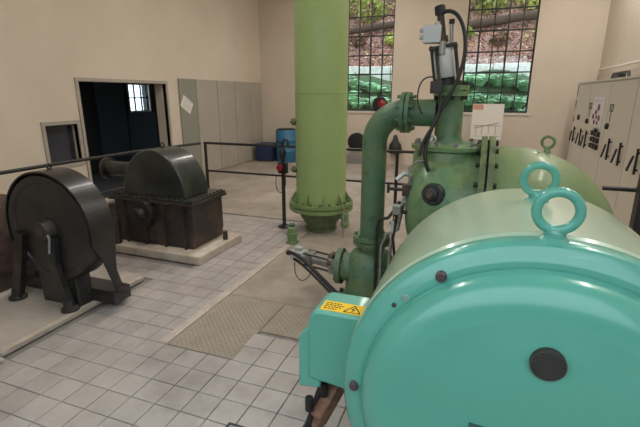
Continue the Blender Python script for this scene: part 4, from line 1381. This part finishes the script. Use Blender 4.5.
def bush(x, y, r, n, m, label, h=1.0, name='bush'):
    z = bank_z(x, y)
    t = thing(name, (x, y, z), label, 'bush', 'bushes up the bank')
    mb = MB()
    for q in range(n):
        v = Vector((random.gauss(0, 1), random.gauss(0, 1), random.gauss(0, 1))).normalized() * (r * random.uniform(0.5, 1.0))
        p = Vector((x, y, z + r * h * 0.8)) + Vector((v.x, v.y, v.z * h))
        a = Vector((random.uniform(-1, 1), random.uniform(-1, 1), random.uniform(-1, 1))).normalized() * 0.10
        b_ = a.cross(Vector((random.uniform(-1, 1), random.uniform(-1, 1), 1))).normalized() * 0.06
        mb._add([p - a, p - b_, p + a, p + b_], [(0, 1, 2, 3)])
    mb.build('foliage', m, t, smooth=False)
    st_ = MB()
    for q in range(4):
        st_.tube([(x, y, z - 0.05), (x + random.uniform(-.3, .3) * r, y + random.uniform(-.3, .3) * r, z + r * h)], 0.02, 6)
    st_.build('stem', 'bark', t)


for (x, y, r) in ((-6.2, 18.7, 0.8), (-4.6, 18.5, 0.75), (-3.05, 18.7, 0.75), (-1.5, 18.6, 0.72), (0.0, 18.7, 0.74), (1.5, 18.6, 0.74), (-5.4, 20.2, 0.8), (-3.7, 20.3, 0.8), (-2.1, 20.2, 0.75), (-0.6, 20.3, 0.74), (0.9, 20.2, 0.74), (2.4, 20.2, 0.74)):
    bush(x, y, r, 420, 'bush_green', 'yellow green bush growing high on the leaf bank')
for q in range(7):
    bush(-5.9 + q * 1.25 + random.uniform(-.15, .15), 16.7, 0.32, 130, 'brush_brown' if q % 2 else 'bush_green',
         ('bare brown brush growing along the fallen trunks' if q % 2 else 'small yellow green bush growing along the fallen trunks'), h=0.8)
# fallen trunks lying across the bank
for (x0, x1, y, r) in ((-6.2, -2.4, 17.3, 0.13), (-1.6, 2.4, 17.35, 0.15)):
    z0, z1 = bank_z(x0, y) + r * 0.8, bank_z(x1, y + 0.3) + r * 0.8
    o = MB().tube(bez((x0, y, z0), (x0 + 1.2, y + 0.15, z0 + 0.06), (x1 - 1.2, y + 0.1, z1 + 0.04), (x1, y + 0.3, z1), 12), r, 12).build('fallen_trunk', 'bark')
    tag(o, 'dark fallen tree trunk lying across the leaf bank', 'trunk', 'fallen trunks on the bank')

# ================================================================== OUTSIDE, BEFORE THE VIEWING WINDOW
struct(MB().box(-30, 20, -30, YF - 0.21, -0.3, -0.02).build('ground_yard', 'gravel', smooth=False), 'gravel yard before the hall', 'yard')
hg = thing('added_hedge', (2.0, -6.0, -0.02), 'dark conifer screen added unseen across the yard to darken the reflected daylight', 'added_hedge')
hm_ = MB()  # unseen conifer row, added to dim front daylight and its reflection in the panes
for q in range(9000):
    x = random.uniform(-5.0, 9.0)
    z = random.uniform(0.0, 3.2)
    y = -5.6 - random.uniform(0.0, 1.0) ** 2 * 0.8
    p = Vector((x, y, z))
    a = Vector((random.uniform(-1, 1), random.uniform(-1, 1), random.uniform(-1, 1))).normalized() * 0.16
    b_ = a.cross(Vector((random.uniform(-1, 1), random.uniform(-1, 1), 1))).normalized() * 0.09
    hm_._add([p - a, p - b_, p + a, p + b_], [(0, 1, 2, 3)])
hm_.build('foliage', 'pine_green', hg, smooth=False)
MB().box(-4.95, 8.95, -6.7, -5.9, -0.02, 3.1).build('inner_growth', 'pine_green', hg, smooth=False)
hs_ = thing('house', (-16, -14, -0.02), 'beige house with brown gabled roof across the yard', 'house')
MB().box(-22, -9, -19, -12, -0.02, 3.6).build('walls', 'house_wall', hs_, smooth=False)
MB().prism([(-19.5, 3.6), (-11.5, 3.6), (-15.5, 6.2)], 'x', -22.4, -8.6).build('roof', 'roof_tile', hs_, smooth=False)
for x in (-20.5, -17.5, -14.0, -11.0):
    MB().box(x - 0.5, x + 0.5, -12.0, -11.96, 1.0, 2.3).build('window', 'dark_glass', hs_, smooth=False)
